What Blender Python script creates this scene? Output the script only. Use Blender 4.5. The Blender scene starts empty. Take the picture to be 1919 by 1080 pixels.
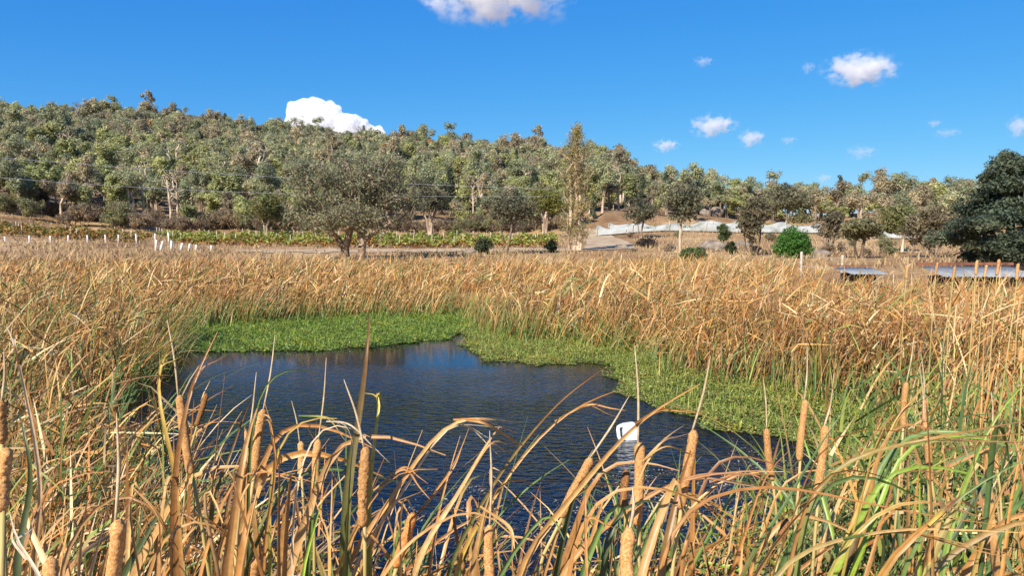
import bpy, bmesh, math, random
import numpy as np
from mathutils import Vector
R = math.radians
SC = bpy.context.scene
COL = SC.collection

# ---------------------------------------------------------------- camera
H = 2.6                                   # eye height above the water
F = 1396.0                                # focal length in photo pixels
PITCH = math.atan(100.0 / F)
cam = bpy.data.cameras.new("camera")
cam.sensor_width = 36.0
cam.lens = 36.0 * F / 1919.0
cam.clip_start = 0.05
cam.clip_end = 20000.0
cam_o = bpy.data.objects.new("camera", cam)
COL.objects.link(cam_o)
cam_o.location = (0, 0, H)
cam_o.rotation_euler = (R(90) - PITCH, 0, 0)
SC.camera = cam_o

# ---------------------------------------------------------------- sky and sun
SUN_EL, SUN_AZ = R(37), R(180 + 30)        # azimuth clockwise from +Y
W = bpy.data.worlds.new("World")
SC.world = W
W.use_nodes = True
nt = W.node_tree
bg = nt.nodes["Background"]
sky = nt.nodes.new("ShaderNodeTexSky")
sky.sky_type = 'NISHITA'
sky.sun_disc = False
sky.sun_elevation = SUN_EL
sky.sun_rotation = SUN_AZ
sky.altitude = 900
sky.air_density = 1.0
sky.dust_density = 0.15
sky.ozone_density = 3.0
hs = nt.nodes.new("ShaderNodeHueSaturation")
hs.inputs["Saturation"].default_value = 1.22
hs.inputs["Value"].default_value = 1.0
nt.links.new(sky.outputs[0], hs.inputs["Color"])
# the deep clean blue of a clear autumn sky: steeper red, flatter green and blue towards the horizon
sp_ = nt.nodes.new("ShaderNodeSeparateColor"); cb_ = nt.nodes.new("ShaderNodeCombineColor")
nt.links.new(hs.outputs[0], sp_.inputs[0])
for ch, (kk, ex) in enumerate([(0.235, 1.0), (0.362, 0.65), (0.522, 0.30)]):
    a_ = nt.nodes.new("ShaderNodeMath"); a_.operation = 'MULTIPLY'; a_.inputs[1].default_value = 0.125
    p_ = nt.nodes.new("ShaderNodeMath"); p_.operation = 'POWER'; p_.inputs[1].default_value = ex
    m_ = nt.nodes.new("ShaderNodeMath"); m_.operation = 'MULTIPLY'; m_.inputs[1].default_value = kk / 0.125
    nt.links.new(sp_.outputs[ch], a_.inputs[0]); nt.links.new(a_.outputs[0], p_.inputs[0]); nt.links.new(p_.outputs[0], m_.inputs[0]); nt.links.new(m_.outputs[0], cb_.inputs[ch])
nt.links.new(cb_.outputs[0], bg.inputs["Color"])
bg.inputs["Strength"].default_value = 0.125

sun = bpy.data.lights.new("sun", 'SUN')
sun.energy = 4.6
sun.angle = R(0.55)
sun.color = (1.0, 0.95, 0.86)
sun_o = bpy.data.objects.new("sun", sun)
COL.objects.link(sun_o)
sdir = Vector((math.cos(SUN_EL) * math.sin(SUN_AZ), math.cos(SUN_EL) * math.cos(SUN_AZ), math.sin(SUN_EL)))
sun_o.rotation_euler = sdir.to_track_quat('Z', 'Y').to_euler()

SC.view_settings.view_transform = 'Standard'
SC.view_settings.look = 'None'
SC.view_settings.exposure = 0.85
SC.view_settings.gamma = 1.0
SC.render.engine = 'CYCLES'
SC.cycles.max_bounces = 10
SC.cycles.transparent_max_bounces = 16
SC.cycles.volume_bounces = 12
SC.cycles.volume_step_rate = 0.5
SC.cycles.use_denoising = True

rng = np.random.default_rng(7)
random.seed(7)


# ---------------------------------------------------------------- helpers
def ray(u, v):
    """direction through a photo pixel"""
    c, s = math.cos(PITCH), math.sin(PITCH)
    return np.array([u - 960.0, F * c + (540.0 - v) * s, -F * s + (540.0 - v) * c])


def at_depth(u, v, y):
    d = ray(u, v)
    return np.array([0, 0, H]) + d * (y / d[1])


def on_plane(u, v, z=0.0):
    d = ray(u, v)
    return np.array([0, 0, H]) + d * ((z - H) / d[2])


def link(o, parent=None):
    COL.objects.link(o)
    if parent is not None:
        o.parent = parent
    return o


def tag(o, label=None, cat=None, group=None, kind=None):
    if label: o["label"] = label
    if cat: o["category"] = cat
    if group: o["group"] = group
    if kind: o["kind"] = kind
    return o


def empty(name, loc, label, cat, group=None, rz=0.0):
    o = bpy.data.objects.new(name, None)
    o.empty_display_size = 0.2
    o.location = [float(c) for c in loc]
    o.rotation_euler = (0, 0, rz)
    COL.objects.link(o)
    return tag(o, label, cat, group)


def np_data(name, V, Fc, C=None, mat=None, smooth=False):
    me = bpy.data.meshes.new(name)
    V = np.ascontiguousarray(V, dtype=np.float32)
    Fc = np.ascontiguousarray(Fc, dtype=np.int32)
    n = Fc.shape[1]
    me.vertices.add(len(V))
    me.vertices.foreach_set("co", V.ravel())
    me.loops.add(Fc.size)
    me.loops.foreach_set("vertex_index", Fc.ravel())
    me.polygons.add(len(Fc))
    me.polygons.foreach_set("loop_start", np.arange(0, Fc.size, n, dtype=np.int32))
    if smooth:
        me.polygons.foreach_set("use_smooth", np.ones(len(Fc), dtype=bool))
    if C is not None:
        a = me.color_attributes.new("Col", 'FLOAT_COLOR', 'POINT')
        c4 = np.ones((len(V), 4), dtype=np.float32)
        c4[:, :3] = C
        a.data.foreach_set("color", c4.ravel())
    if mat: me.materials.append(mat)
    me.update()
    me.validate()
    return me


def np_obj(name, V, Fc, C=None, mat=None, parent=None, smooth=False):
    return link(bpy.data.objects.new(name, np_data(name, V, Fc, C, mat, smooth)), parent)


def cat_meshes(parts):
    """join (V,F,C) triples"""
    Vs, Fs, Cs, o = [], [], [], 0
    for V, Fc, C in parts:
        Vs.append(V); Fs.append(Fc + o); Cs.append(C); o += len(V)
    return np.concatenate(Vs), np.concatenate(Fs), np.concatenate(Cs)


def unit(a):
    return a / np.maximum(np.linalg.norm(a, axis=-1, keepdims=True), 1e-9)


def tubes(P, Q, ra, rb, k=6):
    """tapered tube from every P to every Q"""
    P, Q = np.asarray(P, float), np.asarray(Q, float)
    ra, rb = np.asarray(ra, float), np.asarray(rb, float)
    t = unit(Q - P)
    ref = np.where(np.abs(t[:, 2:3]) < 0.9, np.array([[0, 0, 1.0]]), np.array([[1.0, 0, 0]]))
    a = unit(np.cross(t, ref)); b = np.cross(t, a)
    ang = np.linspace(0, 2 * math.pi, k, endpoint=False)
    ring = a[:, None] * np.cos(ang)[None, :, None] + b[:, None] * np.sin(ang)[None, :, None]
    V = np.concatenate([P[:, None] + ring * ra[:, None, None], Q[:, None] + ring * rb[:, None, None]], 1)
    n = len(P)
    i = np.arange(k); j = (i + 1) % k
    f = np.stack([i, j, j + k, i + k], 1)
    Fc = (np.arange(n)[:, None, None] * 2 * k + f[None]).reshape(-1, 4)
    return V.reshape(-1, 3), Fc


def polytube(pts, rad, k=8, caps=True):
    """one smooth tube along a polyline, radius per point"""
    pts = np.asarray(pts, float); n = len(pts)
    rad = np.broadcast_to(np.asarray(rad, float), (n,))
    t = unit(np.gradient(pts, axis=0))
    ref = np.array([0.3, 1.0, 0.1]) if abs(t[0] @ np.array([0, 1, 0])) < 0.9 else np.array([1.0, 0, 0])
    a = unit(np.cross(t, ref)); b = np.cross(t, a)
    ang = np.linspace(0, 2 * math.pi, k, endpoint=False)
    V = pts[:, None] + (a[:, None] * np.cos(ang)[None, :, None] + b[:, None] * np.sin(ang)[None, :, None]) * rad[:, None, None]
    i = np.arange(k); j = (i + 1) % k
    f = np.stack([i, j, j + k, i + k], 1)
    Fc = (np.arange(n - 1)[:, None, None] * k + f[None]).reshape(-1, 4)
    V = V.reshape(-1, 3)
    if caps:
        V = np.concatenate([V, pts[:1], pts[-1:]])
        c0, c1 = n * k, n * k + 1
        cap0 = np.stack([np.full(k, c0), j, i, np.full(k, c0)], 1)[:, [0, 1, 2, 2]]
        cap1 = np.stack([np.full(k, c1), i + (n - 1) * k, j + (n - 1) * k, np.full(k, c1)], 1)[:, [0, 1, 2, 2]]
        # degenerate quads are avoided by nudging: give caps as tiny fans of quads over pairs of sides
        q = k // 2
        cap0 = np.array([[c0, (2 * m + 2) % k, 2 * m + 1, 2 * m] for m in range(q)])
        cap1 = np.array([[c1, (n - 1) * k + 2 * m, (n - 1) * k + 2 * m + 1, (n - 1) * k + (2 * m + 2) % k] for m in range(q)])
        Fc = np.concatenate([Fc, cap0, cap1])
    return V, Fc


def bm_obj(name, bm, mat, parent=None, smooth=True):
    me = bpy.data.meshes.new(name)
    bm.to_mesh(me); bm.free()
    if smooth:
        me.polygons.foreach_set("use_smooth", np.ones(len(me.polygons), dtype=bool))
    me.materials.append(mat)
    return link(bpy.data.objects.new(name, me), parent)


# ---------------------------------------------------------------- materials
def new_mat(name):
    m = bpy.data.materials.new(name)
    m.use_nodes = True
    t = m.node_tree
    t.nodes.clear()
    out = t.nodes.new("ShaderNodeOutputMaterial")
    return m, t, out


def N(t, typ, **kw):
    n = t.nodes.new(typ)
    for k, v in kw.items():
        setattr(n, k, v)
    return n


def leaf_mat(name, transl=0.3, rough=0.6, spec=0.25, objcol=True, noise_scale=0.0, noise_amt=0.0):
    """thin plant tissue: per-leaf colour, a little gloss, light let through"""
    m, t, out = new_mat(name)
    at = N(t, "ShaderNodeVertexColor", layer_name="Col")
    col = at.outputs["Color"]
    if objcol:
        oi = N(t, "ShaderNodeObjectInfo")
        mx = N(t, "ShaderNodeMix", data_type='RGBA', blend_type='MULTIPLY')
        mx.inputs[0].default_value = 1
        t.links.new(col, mx.inputs[6]); t.links.new(oi.outputs["Color"], mx.inputs[7])
        col = mx.outputs[2]
    if noise_amt:
        tc = N(t, "ShaderNodeTexCoord")
        nz = N(t, "ShaderNodeTexNoise"); nz.inputs["Scale"].default_value = noise_scale
        nz.inputs["Detail"].default_value = 3
        mp = N(t, "ShaderNodeMapRange"); mp.inputs["To Min"].default_value = 1 - noise_amt; mp.inputs["To Max"].default_value = 1 + noise_amt
        t.links.new(tc.outputs["Object"], nz.inputs["Vector"]); t.links.new(nz.outputs["Fac"], mp.inputs["Value"])
        vm = N(t, "ShaderNodeVectorMath", operation='SCALE')
        t.links.new(col, vm.inputs[0]); t.links.new(mp.outputs[0], vm.inputs["Scale"])
        col = vm.outputs[0]
    p = N(t, "ShaderNodeBsdfPrincipled")
    p.inputs["Roughness"].default_value = rough
    p.inputs["Specular IOR Level"].default_value = spec
    t.links.new(col, p.inputs["Base Color"])
    tr = N(t, "ShaderNodeBsdfTranslucent")
    t.links.new(col, tr.inputs["Color"])
    ms = N(t, "ShaderNodeMixShader"); ms.inputs[0].default_value = transl
    t.links.new(p.outputs[0], ms.inputs[1]); t.links.new(tr.outputs[0], ms.inputs[2])
    t.links.new(ms.outputs[0], out.inputs["Surface"])
    return m


def noisy_mat(name, stops, scale=4.0, rough=0.85, bump=0.0, bump_scale=20.0, stretch=(1, 1, 1), objcol=False, coord="Object", spec=0.3, metallic=0.0, detail=6):
    """colour ramp over noise, with a bump"""
    m, t, out = new_mat(name)
    tc = N(t, "ShaderNodeTexCoord")
    mp = N(t, "ShaderNodeMapping"); mp.inputs["Scale"].default_value = stretch
    t.links.new(tc.outputs[coord], mp.inputs["Vector"])
    nz = N(t, "ShaderNodeTexNoise"); nz.inputs["Scale"].default_value = scale; nz.inputs["Detail"].default_value = detail
    t.links.new(mp.outputs[0], nz.inputs["Vector"])
    cr = N(t, "ShaderNodeValToRGB")
    e = cr.color_ramp.elements
    while len(e) < len(stops): e.new(0.5)
    for i, (pos, c) in enumerate(stops):
        e[i].position = pos; e[i].color = (*c, 1)
    t.links.new(nz.outputs["Fac"], cr.inputs[0])
    col = cr.outputs[0]
    if objcol:
        oi = N(t, "ShaderNodeObjectInfo")
        mx = N(t, "ShaderNodeMix", data_type='RGBA', blend_type='MULTIPLY'); mx.inputs[0].default_value = 1
        t.links.new(col, mx.inputs[6]); t.links.new(oi.outputs["Color"], mx.inputs[7])
        col = mx.outputs[2]
    p = N(t, "ShaderNodeBsdfPrincipled")
    p.inputs["Roughness"].default_value = rough
    p.inputs["Specular IOR Level"].default_value = spec
    p.inputs["Metallic"].default_value = metallic
    t.links.new(col, p.inputs["Base Color"])
    if bump:
        n2 = N(t, "ShaderNodeTexNoise"); n2.inputs["Scale"].default_value = bump_scale; n2.inputs["Detail"].default_value = 5
        t.links.new(mp.outputs[0], n2.inputs["Vector"])
        b = N(t, "ShaderNodeBump"); b.inputs["Strength"].default_value = 1.0; b.inputs["Distance"].default_value = bump
        t.links.new(n2.outputs["Fac"], b.inputs["Height"]); t.links.new(b.outputs[0], p.inputs["Normal"])
    t.links.new(p.outputs[0], out.inputs["Surface"])
    return m


M_REED = leaf_mat("reed_leaf", 0.16, 0.5, 0.3, objcol=False)
M_REED_NEAR = leaf_mat("reed_leaf_near", 0.22, 0.42, 0.4, objcol=False, noise_scale=70, noise_amt=0.42)
M_WEED = leaf_mat("water_weed", 0.25, 0.45, 0.35, objcol=False)
M_LEAF = leaf_mat("tree_leaf", 0.48, 0.55, 0.3, objcol=True)
M_GRASS = leaf_mat("dry_grass", 0.25, 0.7, 0.15, objcol=False)
M_BARK = noisy_mat("bark", [(0.35, (0.13, 0.10, 0.075)), (0.65, (0.38, 0.32, 0.255))], 1.6, 0.9, 0.03, 14, (1, 1, 0.3), objcol=True)
M_HEAD = noisy_mat("cattail_head", [(0.32, (0.37, 0.165, 0.05)), (0.5, (0.54, 0.275, 0.10)), (0.68, (0.66, 0.39, 0.17))], 240, 0.95, 0.003, 900, objcol=True, spec=0.05)
M_STEM = noisy_mat("cattail_stem", [(0.35, (0.30, 0.24, 0.06)), (0.65, (0.50, 0.36, 0.15))], 9, 0.6, 0.001, 80, (1, 1, 0.2))
M_SPIKE = noisy_mat("cattail_spike", [(0.35, (0.38, 0.27, 0.14)), (0.65, (0.58, 0.45, 0.28))], 40, 0.8, 0.001, 300)
M_POST = noisy_mat("painted_post", [(0.3, (0.55, 0.50, 0.42)), (0.6, (0.80, 0.77, 0.70))], 5, 0.8, 0.01, 20)
M_OLDPOST = noisy_mat("weathered_post", [(0.3, (0.30, 0.24, 0.17)), (0.65, (0.55, 0.47, 0.36))], 5, 0.9, 0.01, 20)
M_WIRE = noisy_mat("wire", [(0.4, (0.30, 0.29, 0.27)), (0.6, (0.42, 0.41, 0.39))], 3, 0.5, metallic=0.4)
M_CABLE = noisy_mat("cable", [(0.4, (0.56, 0.55, 0.51)), (0.6, (0.66, 0.65, 0.61))], 1, 0.45)
M_ROCK = noisy_mat("granite", [(0.3, (0.10, 0.08, 0.06)), (0.5, (0.21, 0.165, 0.125)), (0.7, (0.31, 0.26, 0.21))], 1.4, 0.9, 0.08, 4)
M_PLASTIC = noisy_mat("white_plastic", [(0.35, (0.66, 0.68, 0.68)), (0.6, (0.82, 0.83, 0.82))], 7, 0.35, spec=0.5)
M_TIN = noisy_mat("galvanised_sheet", [(0.3, (0.17, 0.185, 0.19)), (0.6, (0.26, 0.275, 0.28)), (0.8, (0.21, 0.19, 0.16))], 2.5, 0.6, metallic=0.1)
M_RUST = noisy_mat("rusty_iron", [(0.3, (0.10, 0.04, 0.025)), (0.65, (0.26, 0.10, 0.05))], 4, 0.85, 0.01, 30)
M_DARK = noisy_mat("dark_boards", [(0.3, (0.02, 0.018, 0.015)), (0.65, (0.06, 0.05, 0.04))], 4, 0.9, 0.01, 30)


# ---------------------------------------------------------------- terrain
UU = np.array([-900, 0, 300, 650, 1000, 1150, 1230, 1300, 1500, 1700, 1919, 2700], float)
RR = [40, 60, 80, 110, 140]
VT = {40: [510] * 12,
      60: [476, 478, 481, 482, 479, 478, 479, 480, 482, 484, 486, 486],
      80: [462, 462, 467, 466, 465, 465, 465, 466, 468, 471, 474, 474],
      110: [430, 432, 445, 446, 446, 445, 444, 444, 447, 452, 458, 458],
      140: [406, 410, 431, 432, 438, 428, 424, 424, 426, 431, 438, 440]}
R1 = np.array([380, 380, 380, 380, 350, 310, 250, 190, 180, 180, 180, 180], float)
V1 = np.array([225, 240, 245, 285, 305, 332, 362, 394, 402, 404, 402, 395], float)
COS, SIN = math.cos(PITCH), math.sin(PITCH)


def slope_of(u, v):
    rx = u - 960.0; ry = F * COS + (540.0 - v) * SIN; rz = -F * SIN + (540.0 - v) * COS
    return rz / np.hypot(rx, ry)


def terrain(x, y):
    x = np.asarray(x, float); y = np.asarray(y, float)
    r = np.hypot(x, y)
    az = np.arctan2(x, np.maximum(y, 1e-6))
    az = np.clip(az, -R(52), R(52))
    u = 960 + 1398 * np.tan(az)
    zs, rs = [], []
    for rr in RR:
        zs.append(H + slope_of(u, np.interp(u, UU, VT[rr])) * rr); rs.append(np.full_like(r, rr))
    r1 = np.interp(u, UU, R1); v1 = np.interp(u, UU, V1)
    z1 = H + slope_of(u, v1) * r1
    zs.append(z1); rs.append(r1)
    zs.append(z1 - 10); rs.append(r1 + 160)
    zs.append(np.full_like(r, 0.0)); rs.append(np.full_like(r, 1400.0))
    zs.append(np.full_like(r, 0.0)); rs.append(np.full_like(r, 9000.0))
    z = np.full_like(r, 0.55)
    z = np.where(r < 40, 0.45, z)
    for k in range(len(zs) - 1):
        t = np.clip((r - rs[k]) / (rs[k + 1] - rs[k]), 0, 1)
        if k == 4:
            t = t ** 0.9
        z = np.where(r >= rs[k], zs[k] + (zs[k + 1] - zs[k]) * t, z)
    z = np.where(r < 40, 0.45 + (zs[0] - 0.45) * np.clip((r - 30) / 10, 0, 1), z)
    bumps = 0.5 * np.sin(x * 0.11 + 1.3 * np.sin(y * 0.07)) * np.sin(y * 0.09 + 0.7) + 0.25 * np.sin(x * 0.31 + y * 0.17)
    z = z + bumps * np.clip((r - 60) / 150, 0, 1) * 2.0 * np.clip((r - 90) / 40, 0.08, 1)
    # behind the camera the dam wall carries on level
    back = np.clip(-y / 5.0, 0, 1)
    z = z * (1 - back) + 0.9 * back
    # pond basin and the bank at the photographer's feet
    d = np.maximum(np.abs(x + 1.0) - 17.0, np.maximum(y - 27.0, 2.6 - y))
    bas = np.clip(-d / 3.0, 0, 1)
    z = np.where(r < 45, z * (1 - bas) + (-0.45) * bas, z)
    bank = np.clip((1.9 - y) / 1.6, 0, 1)
    z = np.where((r < 30) & (y > -6), np.maximum(z, 0.95 * bank - 0.1), z)
    return z


def tz(x, y):
    return float(terrain(np.array([x]), np.array([y]))[0])


def spot(u, r):
    """point on the ground in the direction of a pixel column, r metres away"""
    az = math.atan((u - 960.0) / 1398.0)
    x, y = r * math.sin(az), r * math.cos(az)
    return np.array([x, y, tz(x, y)])


def build_ground():
    radii = np.concatenate([np.arange(0.3, 10, 0.6), np.arange(10, 45, 1.0), np.arange(45, 160, 2.0), np.geomspace(160, 420, 70), np.geomspace(430, 9000, 24)])
    naz = 400
    azs = np.concatenate([np.linspace(-R(55), R(55), naz), np.linspace(R(55), R(305), 61)[1:-1]])
    A, Rr = np.meshgrid(azs, radii)
    X = Rr * np.sin(A); Y = Rr * np.cos(A)
    Z = terrain(X.ravel(), Y.ravel()).reshape(X.shape)
    V = np.stack([X, Y, Z], -1).reshape(-1, 3)
    nr, na = X.shape
    i, j = np.meshgrid(np.arange(nr - 1), np.arange(na), indexing='ij')
    j2 = (j + 1) % na
    Fc = np.stack([i * na + j, i * na + j2, (i + 1) * na + j2, (i + 1) * na + j], -1).reshape(-1, 4)
    # bare ground underfoot closes the centre
    r0 = len(V)
    V = np.concatenate([V, [[0, 0, tz(0, 0.01)]]])
    fan = np.array([[r0, (2 * k + 2) % na, 2 * k + 1, 2 * k] for k in range(na // 2)])
    Fc = np.concatenate([Fc, fan])[:, ::-1]
    m, t, out = new_mat("dry_paddock")
    tc = N(t, "ShaderNodeTexCoord")
    def noise(scale, det, stretch=(1, 1, 1)):
        mp = N(t, "ShaderNodeMapping"); mp.inputs["Scale"].default_value = stretch
        t.links.new(tc.outputs["Object"], mp.inputs["Vector"])
        n = N(t, "ShaderNodeTexNoise"); n.inputs["Scale"].default_value = scale; n.inputs["Detail"].default_value = det
        t.links.new(mp.outputs[0], n.inputs["Vector"])
        return n.outputs["Fac"]
    def ramp(f, stops):
        c = N(t, "ShaderNodeValToRGB"); e = c.color_ramp.elements
        while len(e) < len(stops): e.new(0.5)
        for k, (p, cc) in enumerate(stops): e[k].position = p; e[k].color = (*cc, 1)
        t.links.new(f, c.inputs[0]); return c.outputs[0]
    a = ramp(noise(0.09, 8, (1, 0.6, 1)), [(0.32, (0.20, 0.115, 0.06)), (0.47, (0.34, 0.21, 0.105)), (0.58, (0.44, 0.29, 0.15)), (0.72, (0.52, 0.38, 0.22))])
    b = ramp(noise(1.3, 8), [(0.3, (0.45, 0.42, 0.38)), (0.7, (1.25, 1.2, 1.15))])
    mx = N(t, "ShaderNodeMix", data_type='RGBA', blend_type='MULTIPLY'); mx.inputs[0].default_value = 0.8
    t.links.new(a, mx.inputs[6]); t.links.new(b, mx.inputs[7])
    # leaf litter under the wood: where the ground lies high
    sx = N(t, "ShaderNodeSeparateXYZ"); t.links.new(tc.outputs["Object"], sx.inputs[0])
    hr = N(t, "ShaderNodeMapRange"); hr.inputs["From Min"].default_value = 5.2; hr.inputs["From Max"].default_value = 9.0
    t.links.new(sx.outputs["Z"], hr.inputs["Value"])
    lit = ramp(noise(0.5, 8), [(0.3, (0.07, 0.05, 0.035)), (0.55, (0.17, 0.115, 0.075)), (0.75, (0.30, 0.21, 0.13))])
    m2 = N(t, "ShaderNodeMix", data_type='RGBA'); t.links.new(hr.outputs[0], m2.inputs[0])
    t.links.new(mx.outputs[2], m2.inputs[6]); t.links.new(lit, m2.inputs[7])
    p = N(t, "ShaderNodeBsdfPrincipled"); p.inputs["Roughness"].default_value = 0.95; p.inputs["Specular IOR Level"].default_value = 0.1
    t.links.new(m2.outputs[2], p.inputs["Base Color"])
    bp = N(t, "ShaderNodeBump"); bp.inputs["Distance"].default_value = 0.25; bp.inputs["Strength"].default_value = 0.9
    t.links.new(noise(1.1, 8), bp.inputs["Height"]); t.links.new(bp.outputs[0], p.inputs["Normal"])
    t.links.new(p.outputs[0], out.inputs["Surface"])
    o = np_obj("ground", V, Fc, None, m, smooth=True)
    tag(o, "dry grassy paddock and wooded hill behind the pond", "ground", kind="structure")


build_ground()


def sheet(name, pix, lift, mat, label, cat, grid=(60, 10)):
    """ground-hugging sheet between two edges given as (column, distance) lists"""
    (ua, ra), (ub, rb) = pix
    nu, nr = grid
    V = []
    for i in range(nu):
        s = i / (nu - 1)
        for k in range(nr):
            q = k / (nr - 1)
            u = np.interp(s, np.linspace(0, 1, len(ua)), ua) * (1 - q) + np.interp(s, np.linspace(0, 1, len(ub)), ub) * q
            r = np.interp(s, np.linspace(0, 1, len(ra)), ra) * (1 - q) + np.interp(s, np.linspace(0, 1, len(rb)), rb) * q
            r += (0.9 * math.sin(s * 37 + 2 * k) + .7 * math.sin(s * 91 + k)) * (1 if k in (0, nr - 1) else 0)
            p = spot(u, r); V.append(p + [0, 0, lift])
    Fc = [[i * nr + k, (i + 1) * nr + k, (i + 1) * nr + k + 1, i * nr + k + 1] for i in range(nu - 1) for k in range(nr - 1)]
    o = np_obj(name, np.array(V), np.array(Fc), None, mat, smooth=True)
    return tag(o, label, cat, kind="structure")


M_SAND = noisy_mat("sandy_track", [(0.3, (0.30, 0.20, 0.11)), (0.55, (0.43, 0.31, 0.185)), (0.75, (0.50, 0.385, 0.24))], 0.6, 0.95, 0.05, 5, (1, 0.5, 1), detail=9)
M_VINESOIL = noisy_mat("vineyard_soil", [(0.35, (0.17, 0.12, 0.06)), (0.55, (0.26, 0.20, 0.09)), (0.7, (0.20, 0.22, 0.06))], 0.8, 0.95, 0.05, 5)
sheet("track", (([1092, 1100, 1098, 1104], [71, 90, 108, 135]), ([1200, 1180, 1152, 1126], [76, 90, 112, 135])), 0.06, M_SAND, "pale sandy track climbing beside the poplar", "track", (70, 10))
sheet("path", (([440, 700, 1100], [69, 68, 70]), ([440, 700, 1100], [76, 77, 79])), 0.05, M_SAND, "sandy vehicle path in front of the vineyard", "track", (90, 8))


# ---------------------------------------------------------------- water
def build_water():
    m, t, out = new_mat("pond_water")
    tc = N(t, "ShaderNodeTexCoord")
    mp = N(t, "ShaderNodeMapping"); mp.inputs["Scale"].default_value = (0.55, 1.0, 1.0); mp.inputs["Rotation"].default_value = (0, 0, R(14))
    t.links.new(tc.outputs["Object"], mp.inputs["Vector"])
    n1 = N(t, "ShaderNodeTexNoise"); n1.inputs["Scale"].default_value = 11.0; n1.inputs["Detail"].default_value = 2.5; n1.inputs["Distortion"].default_value = 0.4
    n2 = N(t, "ShaderNodeTexNoise"); n2.inputs["Scale"].default_value = 0.35; n2.inputs["Detail"].default_value = 3
    t.links.new(mp.outputs[0], n1.inputs["Vector"]); t.links.new(tc.outputs["Object"], n2.inputs["Vector"])
    mr = N(t, "ShaderNodeMapRange"); mr.inputs["From Min"].default_value = 0.35; mr.inputs["From Max"].default_value = 0.62
    mr.inputs["To Min"].default_value = 0.4; mr.inputs["To Max"].default_value = 1.0
    t.links.new(n2.outputs["Fac"], mr.inputs["Value"])
    sy = N(t, "ShaderNodeSeparateXYZ"); t.links.new(tc.outputs["Object"], sy.inputs[0])
    far_ = N(t, "ShaderNodeMapRange"); far_.inputs["From Min"].default_value = 11.0; far_.inputs["From Max"].default_value = 14.8; far_.inputs["To Min"].default_value = 1.0; far_.inputs["To Max"].default_value = 0.045
    ner_ = N(t, "ShaderNodeMapRange"); ner_.inputs["From Min"].default_value = 6.2; ner_.inputs["From Max"].default_value = 8.6; ner_.inputs["To Min"].default_value = 0.25; ner_.inputs["To Max"].default_value = 1.0
    t.links.new(sy.outputs["Y"], far_.inputs["Value"]); t.links.new(sy.outputs["Y"], ner_.inputs["Value"])
    m1_ = N(t, "ShaderNodeMath", operation='MULTIPLY'); m2_ = N(t, "ShaderNodeMath", operation='MULTIPLY')
    t.links.new(far_.outputs[0], m1_.inputs[0]); t.links.new(ner_.outputs[0], m1_.inputs[1])
    t.links.new(m1_.outputs[0], m2_.inputs[0]); t.links.new(mr.outputs[0], m2_.inputs[1])
    b = N(t, "ShaderNodeBump"); b.inputs["Distance"].default_value = 0.06
    t.links.new(m2_.outputs[0], b.inputs["Strength"])
    t.links.new(n1.outputs["Fac"], b.inputs["Height"])
    p = N(t, "ShaderNodeBsdfPrincipled")
    p.inputs["Base Color"].default_value = (0.004, 0.005, 0.008, 1)
    p.inputs["Roughness"].default_value = 0.06
    p.inputs["IOR"].default_value = 1.28
    t.links.new(b.outputs[0], p.inputs["Normal"])
    t.links.new(p.outputs[0], out.inputs["Surface"])
    xs = np.linspace(-20, 20, 41); ys = np.linspace(1.0, 30.0, 30)
    X, Y = np.meshgrid(xs, ys)
    V = np.stack([X, Y, np.zeros_like(X)], -1).reshape(-1, 3)
    nx = len(xs)
    Fc = np.array([[j * nx + i, j * nx + i + 1, (j + 1) * nx + i + 1, (j + 1) * nx + i] for j in range(len(ys) - 1) for i in range(nx - 1)])
    o = np_obj("water", V, Fc, None, m, smooth=True)
    tag(o, "dark blue rippled pond water", "water", kind="structure")


build_water()


# ---------------------------------------------------------------- reed beds
def blades(root, L, th0, bend, kpos, kang, phi, width, cb, ct, S=6, mid=0.45, zmin=0.03):
    n = len(L)
    s = np.linspace(0, 1, S + 1)
    sm = (s[1:] + s[:-1]) / 2
    th = th0[:, None] + bend[:, None] * sm[None] ** 1.7 + kang[:, None] * np.clip((sm[None] - kpos[:, None]) / 0.08 + 0.5, 0, 1)
    th = np.clip(th, -0.2, 2.9)
    ds = (L / S)[:, None]
    hz = np.concatenate([np.zeros((n, 1)), np.cumsum(np.sin(th) * ds, 1)], 1)
    vt = np.concatenate([np.zeros((n, 1)), np.cumsum(np.cos(th) * ds, 1)], 1)
    P = np.stack([root[:, 0:1] + hz * np.cos(phi)[:, None], root[:, 1:2] + hz * np.sin(phi)[:, None], np.maximum(root[:, 2:3] + vt, zmin)], -1)
    T = unit(np.gradient(P, axis=1))
    side = np.stack([-np.sin(phi), np.cos(phi), np.zeros(n)], -1)[:, None, :] * np.ones((1, S + 1, 1))
    nor = np.cross(T, side)
    tw = (rng.uniform(-1.6, 1.6, n)[:, None] + rng.uniform(-1.4, 1.4, n)[:, None] * s[None])[..., None]
    wv = side * np.cos(tw) + nor * np.sin(tw)
    wp = width[:, None] * (0.08 + 0.92 * (1 - s[None] ** 2.6)) * 0.5
    V = np.stack([P - wv * wp[..., None], P + wv * wp[..., None]], 2)       # n,S+1,2,3
    k = np.clip((s - mid + 0.25) / 0.5, 0, 1)[None, :, None]
    C = cb[:, None, :] * (1 - k) + ct[:, None, :] * k
    C = np.repeat(C[:, :, None, :], 2, 2)
    st = np.arange(S) * 2
    f = np.stack([st, st + 1, st + 3, st + 2], 1)
    Fc = (np.arange(n)[:, None, None] * (S + 1) * 2 + f[None]).reshape(-1, 4)
    return V.reshape(-1, 3), Fc, C.reshape(-1, 3)


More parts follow.
